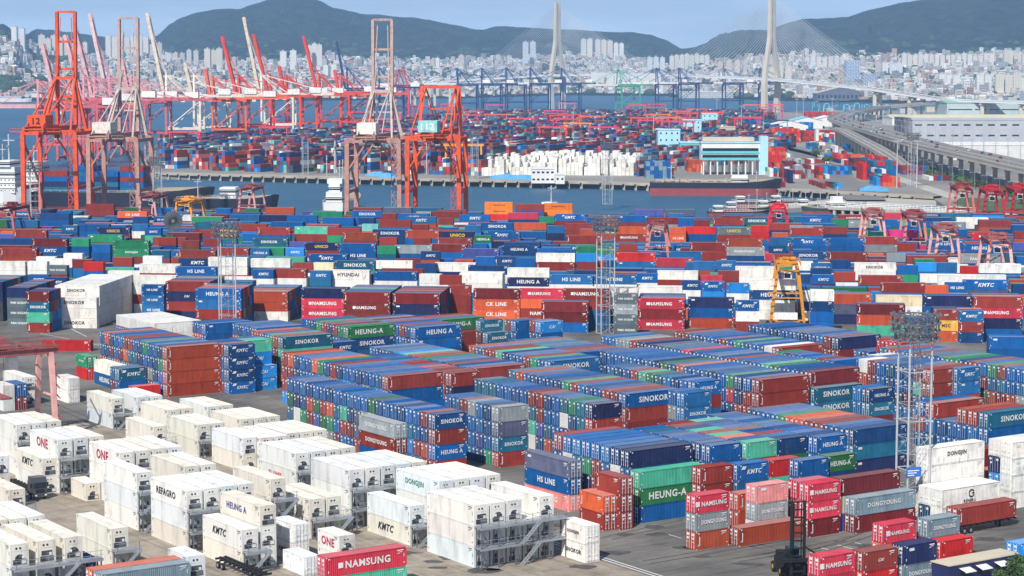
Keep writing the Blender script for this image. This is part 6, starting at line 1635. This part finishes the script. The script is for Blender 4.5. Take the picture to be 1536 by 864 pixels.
# low dark trailer roof / curtain sided trailer at the frame edge
lt = empty('site_cabin', P(1424, 848, 2.75) - Vector((0, 0, 2.75)), GA, 'long low navy cabin with beige roof and white awnings at the bottom edge', 'cabin'); q = MB(); q.box(0, 0, 0, 13, 3.2, 2.6); q.build('wall', M_NAVY, lt); q = MB(); q.box(-.15, -.15, 2.6, 13.15, 3.35, 2.75); q.build('roof', M_BEIGE, lt)
for k, x in enumerate((1.8, 4.9, 8.4)): q = MB(); q.quad([(x, -1.3, 1.75), (x + 2.0, -1.3, 1.75), (x + 2.0, -.02, 2.1), (x, -.02, 2.1)]); q.box(x, -1.32, 1.68, x + 2.0, -1.26, 1.76); q.build('awning', M_WWALL, lt); q = MB(); q.box(x + .3, -.06, .9, x + 1.5, -.01, 1.6); q.build('window', M_GLASS, lt)
def stacker(px, py, label):
    """empty-container handler: tall lattice mast"""
    rt = empty('container_handler', P(px, py, 0), GA - .4, label, 'container handler'); m_ = MB()
    for x in (-.9, .9):
        m_.bar((x, 0, .5), (x, 0, 10.6), .3, .4); m_.bar((x * .62, .25, .5), (x * .62, .25, 10.2), .14)
    for k in range(10): m_.bar((-.9, 0, 1 + k * 1.05), (.9, 0, 1 + k * 1.05), .24, .18)
    m_.build('mast', M_BLACK, rt); b2 = MB(); b2.box(-1.6, .8, .8, 1.6, 5.2, 2.2); b2.box(-1.4, 3.6, 2.2, 1.4, 5.2, 2.9); b2.build('body', M_BLACK, rt)
    c = MB(); c.box(-.7, 1.4, 2.2, .7, 3.2, 3.9); c.build('cab', M_GLASS, rt); s = MB(); s.box(-3.2, -.7, 2.4, 3.2, -.3, 2.9); s.bar((-3.1, -.5, 2.4), (-3.1, -.5, 1.3), .3); s.bar((3.1, -.5, 2.4), (3.1, -.5, 1.3), .3); s.bar((-3.1, -.5, 2.9), (-.9, -.5, 4.4), .25); s.bar((3.1, -.5, 2.9), (.9, -.5, 4.4), .25); s.build('spreader', M_BLACK, rt)
    wheels(rt, (), 0)
    for x in (-1.7, 1.7):
        for y in (1.4, 4.6): w_ = MB(); w_.cyl((x - .3, y, .75), (x + .3, y, .75), .75, 14); o = w_.build('wheel', M_BLACK, rt); h_ = MB(); h_.cyl((x - .32, y, .75), (x + .32, y, .75), .35, 10); h_.build('rim', M_YELP, o)
M_YELP = flat('yellow_paint', srgb('#d8a02c'), .5)
_st = stacker(1196, 868, 'black container handler with tall upright mast on the open apron')
# small tractor below the pink gantry, and parked vehicles
def car(p, rot, col, label, group, L=4.4, H=1.45):
    rt = empty('car', p, rot, label, 'car', group); b2 = MB(); b2.box(-L / 2, -.85, .3, L / 2, .85, .82); n = len(b2.v)
    b2.build('body', M_STEEL, rt, color=col); c = MB()
    for x, z, w in ((-L * .38, .82, .8), (L * .28, .82, .8), (L * .12, H, .66), (-L * .3, H, .66)): c.v.append((x, -w, z)); c.v.append((x, w, z))
    c.f += [(0, 2, 4, 6), (1, 7, 5, 3), (2, 3, 5, 4), (0, 6, 7, 1), (4, 5, 7, 6)]; c.m += [0] * 5; c.c += [None] * 5; c.build('cabin', M_GLASS, rt)
    for x in (-L * .3, L * .3):
        for y in (-.85, .85): w_ = MB(); w_.cyl((x, y - .1, .32), (x, y + .1, .32), .32, 10); w_.build('wheel', M_BLACK, rt)
    return rt
cg = random.Random(3); hwp = along(HW[2:9], 23); k = 0
cproto = {}
for q in hwp:
    if cg.random() < .3: continue
    off = cg.choice([-7.6, -4.2, 4.2, 7.6]); cn, cc = cg.choice([('white', '#e8e8e6'), ('silver', '#b9bcc0'), ('black', '#25262a'), ('dark blue', '#28406c'), ('red', '#a83030'), ('white', '#e8e8e6')])
    car(Vector((q.x + off, q.y, q.z + .01)), math.pi / 2 - .05, srgb(cc), '%s car, %s from the nearest on the elevated highway' % (cn, ordinal(k)), 'cars on the elevated highway'); k += 1
# ================================================================== ships
def hull(mb, L, B_, z0, z1, zw, bow=.18, mi_up=0, mi_lo=1):
    """hull along +x (bow at +x)"""
    st = [(0, .8), (.05, 1), (.7, 1), (.86, .78), (.94, .45), (1.0, .03)]
    def ring(z, sc, ext): return [(L * t + (ext * L if t > .9 else 0), B_ / 2 * w * sc) for t, w in st]
    lv = [(z0, .86, -.02, mi_lo), (zw, .96, 0, mi_up), (z1, 1.0, .025, mi_up)]
    rs = [[(x, y, z + (z1 * .28 if (z == z1 and x > L * .9) else z1 * .1 if (z == z1 and x > L * .84) else 0)) for x, y in ring(z, s, e)] for z, s, e, _ in lv]
    for a, (ra, rb) in enumerate(zip(rs[:-1], rs[1:])):
        m_ = lv[a][3]
        for i in range(len(st) - 1):
            for sg in (-1, 1):
                q = [(ra[i][0], sg * ra[i][1], ra[i][2]), (ra[i + 1][0], sg * ra[i + 1][1], ra[i + 1][2]), (rb[i + 1][0], sg * rb[i + 1][1], rb[i + 1][2]), (rb[i][0], sg * rb[i][1], rb[i][2])]; mb.quad(q, m_)
        mb.quad([(ra[0][0], -ra[0][1], ra[0][2]), (ra[0][0], ra[0][1], ra[0][2]), (rb[0][0], rb[0][1], rb[0][2]), (rb[0][0], -rb[0][1], rb[0][2])], m_)
    t = rs[-1]; mb.quad([(x, -y, z - .3) for x, y, z in t] + [(x, y, z - .3) for x, y, z in t[::-1]], 2)
M_HRED = flat('red_bottom_paint', srgb('#9c4a4a'), .6); M_HDARK = flat('dark_hull_paint', srgb('#23273a'), .5); M_HGREEN = flat('green_hull_paint', srgb('#2d4b45'), .5); M_DECKB = flat('deck_beige', srgb('#a89a80'), .8)
def ship(name, px, py, rot, L, B_, fb, mats, label, houses=(), masts=(), cargo=None, cat='ship'):
    rt = empty(name, P(px, py, SEAZ), rot, label, cat); h_ = MB(); hull(h_, L, B_, -1, fb, 4.2 if name == 'tanker' else 1.5); h_.build('hull', mats, rt)
    for (x0, x1, w, z0, z1) in houses:
        m_ = MB(); m_.box(x0, -w / 2, z0, x1, w / 2, z1); lv = int((z1 - z0) // 2.6)
        for k in range(lv): m_.box(x0 - .02, -w / 2 - .04, z0 + .9 + k * 2.6, x1 + .02, w / 2 + .04, z0 + 1.7 + k * 2.6, 1) if k == lv - 1 else [m_.box(xx, -w / 2 - .05, z0 + 1 + k * 2.6, xx + .6, w / 2 + .05, z0 + 1.6 + k * 2.6, 1) for xx in np.arange(x0 + .8, x1 - .8, 2.0)]
        for k in range(lv):
            for yy in np.arange(-w / 2 + .8, w / 2 - .8, 1.8): m_.box(x0 - .05, yy, z0 + 1 + k * 2.6, x1 + .05, yy + .7, z0 + 1.7 + k * 2.6, 1)
            m_.box(x0 - .5, -w / 2 - .5, z0 + 2.5 + k * 2.6, x1 + .5, w / 2 + .5, z0 + 2.6 + k * 2.6)
        m_.build('deckhouse', [M_WWALL, M_GLASS], rt)
    for (x, y, z0, z1, r) in masts:
        m_ = MB(); m_.cyl((x, y, z0), (x, y, z1), r, 8); m_.bar((x, y - r * 6, z1 * .85), (x, y + r * 6, z1 * .85), r); m_.bar((x - r * 6, y, z1 * .92), (x + r * 6, y, z1 * .92), r); m_.build('mast', M_PALEST, rt)
    rl = MB()
    for sg in (-1, 1):
        rl.bar((L * .05, sg * B_ / 2, fb + 1), (L * .7, sg * B_ / 2, fb + 1), .1)
        for k in range(14): rl.bar((L * (.05 + .05 * k), sg * B_ / 2, fb), (L * (.05 + .05 * k), sg * B_ / 2, fb + 1), .1)
    rl.build('railing', M_WWALL, rt)
    if cargo: cargo(rt)
    return rt
def tanker_gear(rt):
    m_ = MB(); g = random.Random(8)
    for k in range(26): x = g.uniform(6, 46); m_.box(x, g.uniform(-5, 3), 7.5, x + g.uniform(.6, 2.6), g.uniform(3.2, 5), 7.5 + g.uniform(.5, 2.0))
    for y in (-1.5, -.5, .5, 1.5): m_.bar((8, y, 8.4), (50, y, 8.4), .35)
    m_.build('deck_pipework', M_DECKB, rt)
ship('tanker', 975, 292.5, GB, 73, 12, 7.6, [M_HDARK, M_HRED, M_DECKB], 'tanker with black and red hull moored at the far quay', [(46, 55, 9, 7.4, 11.6)], [(12, 0, 6, 17, .35), (60, 0, 6, 14, .25), (50, 0, 11, 17, .25)], tanker_gear)
ship('cargo_ship', -60, 318, GB, 36, 16, 11, [M_WWALL, M_HRED, M_DECKB], 'white cargo ship stern with a high deckhouse at the photo edge', [(19, 31, 14, 10, 23), (22, 29, 16, 23, 26)], [(26, 0, 26, 39, .5), (22, 2, 26, 34, .3)])
def boxes_on(rt):
    g = random.Random(12)
    for k in range(4):
        for t in range(4 + k % 2):
            for r_ in range(1):
                o = obj('deck_container', MBX, rt, (16 + k * 13.2, -9, 9 + t * 2.6), color=PAL[g.choice(['b', 'b', 'n', 'tb', 'r', 'b'])])
mb_ = MB(); mb_.box(0, 0, 0, 12.2, 18, 2.5); MBX = mb_.mesh('deck_container', [M_PAINT])
ship('container_ship', 30, 312, GB, 100, 22, 9, [M_HDARK, M_HRED, M_DECKB], 'dark container ship loaded with blue boxes behind the numbered orange crane', [(3, 13, 18, 9, 24)], [(8, 0, 24, 32, .4)], boxes_on, 'container ship')
ship('cargo_ship', 262, 316, GB + .05, 52, 13, 6.5, [M_HDARK, M_HRED, M_DECKB], 'dark hulled coaster with raised bow left of the channel', [(24, 32, 10, 6, 12)], [(40, 0, 6, 15, .3), (12, 0, 6, 16, .3)])
ship('cargo_ship', 500, 322, math.pi / 2 + GB, 60, 12, 6, [M_WWALL, M_HRED, M_DECKB], 'white ship with stacked decks seen stern-on beyond the white quay crane', [(2, 12, 8, 6, 11), (3, 11, 5.5, 11, 15), (4, 9, 7.5, 15, 17.5)], [(6, 0, 20, 36, .5), (5, 4, 18, 29, .3), (5, -4, 18, 27, .3), (18, 0, 8, 26, .4)])
ship('tug', 852, 326, GB + 2.6, 24, 8, 3, [M_HGREEN, M_HRED, M_DECKB], 'dark green tug with pale mast behind the orange containers', [(8, 14, 5, 3, 7)], [(10, 0, 7, 15, .35)], cat='tug')
ship('work_boat', 1290, 320, math.pi + .2, 30, 7, 3, [M_HGREEN, M_HRED, M_DECKB], 'green hulled work boat with white wheelhouse beside the jetty', [(9, 17, 5.5, 3, 6), (10, 15, 4.5, 6, 8.6)], [(12, 0, 8, 14, .2), (22, 0, 3, 8, .15)], cat='boat')
for i, (px, py, L) in enumerate([(1062, 324, 30), (1082, 318, 26), (1096, 309, 24), (1130, 316, 34), (1150, 308, 26), (1190, 314, 32)]):
    ship('barge', px, py, .12, L, 7, 2.2, [M_HDARK, M_HRED, M_DECKB], '%s low cluttered barge from the west in the basin' % ordinal(i), [(3, 7, 4.5, 2.2, 5.2)], [(14, 0, 2, 9, .15), (L * .8, 0, 2, 7, .12)], cat='barge')
ship('ferry', -10, 154, .1, 80, 14, 8, [M_WWALL, M_HRED, M_DECKB], 'long white ship far across the harbour on the left', [(10, 60, 12, 8, 14)], cat='ship')
# jetty, mound
jp = [P(1236, 312, 0), P(1432, 322, 0)]; d = (jp[1] - jp[0]).normalized(); ang = math.atan2(d.y, d.x); Lj = (jp[1] - jp[0]).length
jt = empty('jetty', jp[0], ang, 'pale concrete jetty with white railings and dark openings below', 'jetty'); m_ = MB(); m_.box(0, 0, -.6, Lj, 22, .3); m_.build('deck', M_PALE, jt)
m_ = MB()
for k in range(int(Lj / 5)): m_.box(k * 5, .3, -3.2, k * 5 + 1.4, 1.5, -.6)
m_.build('piles', M_CONC, jt); m_ = MB()
for y in (1, 11, 21):
    for k in range(int(Lj / 4)): m_.bar((k * 4, y, .3), (k * 4, y, 2.2), .25)
    for z in (1.2, 2.1): m_.bar((0, y, z), (Lj, y, z), .2)
m_.build('railing', M_WWALL, jt)
add_sheet('causeway', [(p.x, p.y) for p in (P(1150, 306, 0), P(1240, 297, 0), P(1300, 292, 0), P(1380, 294, 0), P(1415, 300, 0), P(1300, 300, 0), P(1240, 306, 0), P(1160, 312, 0))], -.8, M_PALE, 3.0)
# boats under blue tarpaulins on the long quay
for i, (px, py, L) in enumerate([(548, 264, 14), (566, 266, 12), (735, 268, 18), (762, 269, 16), (1288, 286, 16)]):
    rt = empty('tarpaulin_heap', P(px, py, 1.2), 0, '%s bright blue tarpaulin-covered heap from the west on the far quays' % ordinal(i), 'tarpaulin', 'blue tarpaulin heaps on the far quays'); m_ = MB(); g = random.Random(i); n = 12
    for k in range(n + 1):
        x = L * k / n; hh = 1.2 + 1.6 * math.sin(math.pi * k / n) + g.uniform(-.3, .3); m_.v += [(x, -2.5, 0), (x, -1, hh), (x, 1.2, hh * g.uniform(.85, 1.1)), (x, 3, 0)]
    for k in range(n):
        for j in range(3): a = k * 4 + j; m_.f.append((a, a + 4, a + 5, a + 1)); m_.m.append(0); m_.c.append(None)
    m_.build('tarpaulin', flat('blue_tarpaulin', srgb('#3f93c9'), .6) if i == 0 else bpy.data.materials['blue_tarpaulin'], rt)
# tree at the frame corner and small clutter
leafy('tree', P(1514, 893, 0), 3.0, 5.0, 5200, 5, M_LEAF2, 'leafy green tree cut by the lower corner of the photo', 'tree', leaf=.22)
leafy('tree', P(1538, 900, 0), 2.6, 4.6, 3200, 6, M_LEAF2, 'smaller leafy tree beside the corner tree', 'tree', leaf=.2)
# ================================================================== haze
hz = MB(); hz.box(-7000, -60, -6, 7000, 13500, 560)
ho = tag(hz.build('haze', None or []), 'thin pale blue sea haze over the whole harbour', 'haze', kind='stuff') if False else None
m = bpy.data.materials.new('sea_haze'); m.use_nodes = True; nt = m.node_tree; nt.nodes.clear()
out = nt.nodes.new('ShaderNodeOutputMaterial'); pv = nt.nodes.new('ShaderNodeVolumePrincipled'); pv.inputs['Density'].default_value = HAZE_D; pv.inputs['Color'].default_value = (.40, .66, 1.0, 1); pv.inputs['Anisotropy'].default_value = -.1
nt.links.new(pv.outputs[0], out.inputs['Volume'])
o = hz.build('haze', m); tag(o, 'thin pale blue sea haze over the whole harbour', 'haze', kind='stuff')
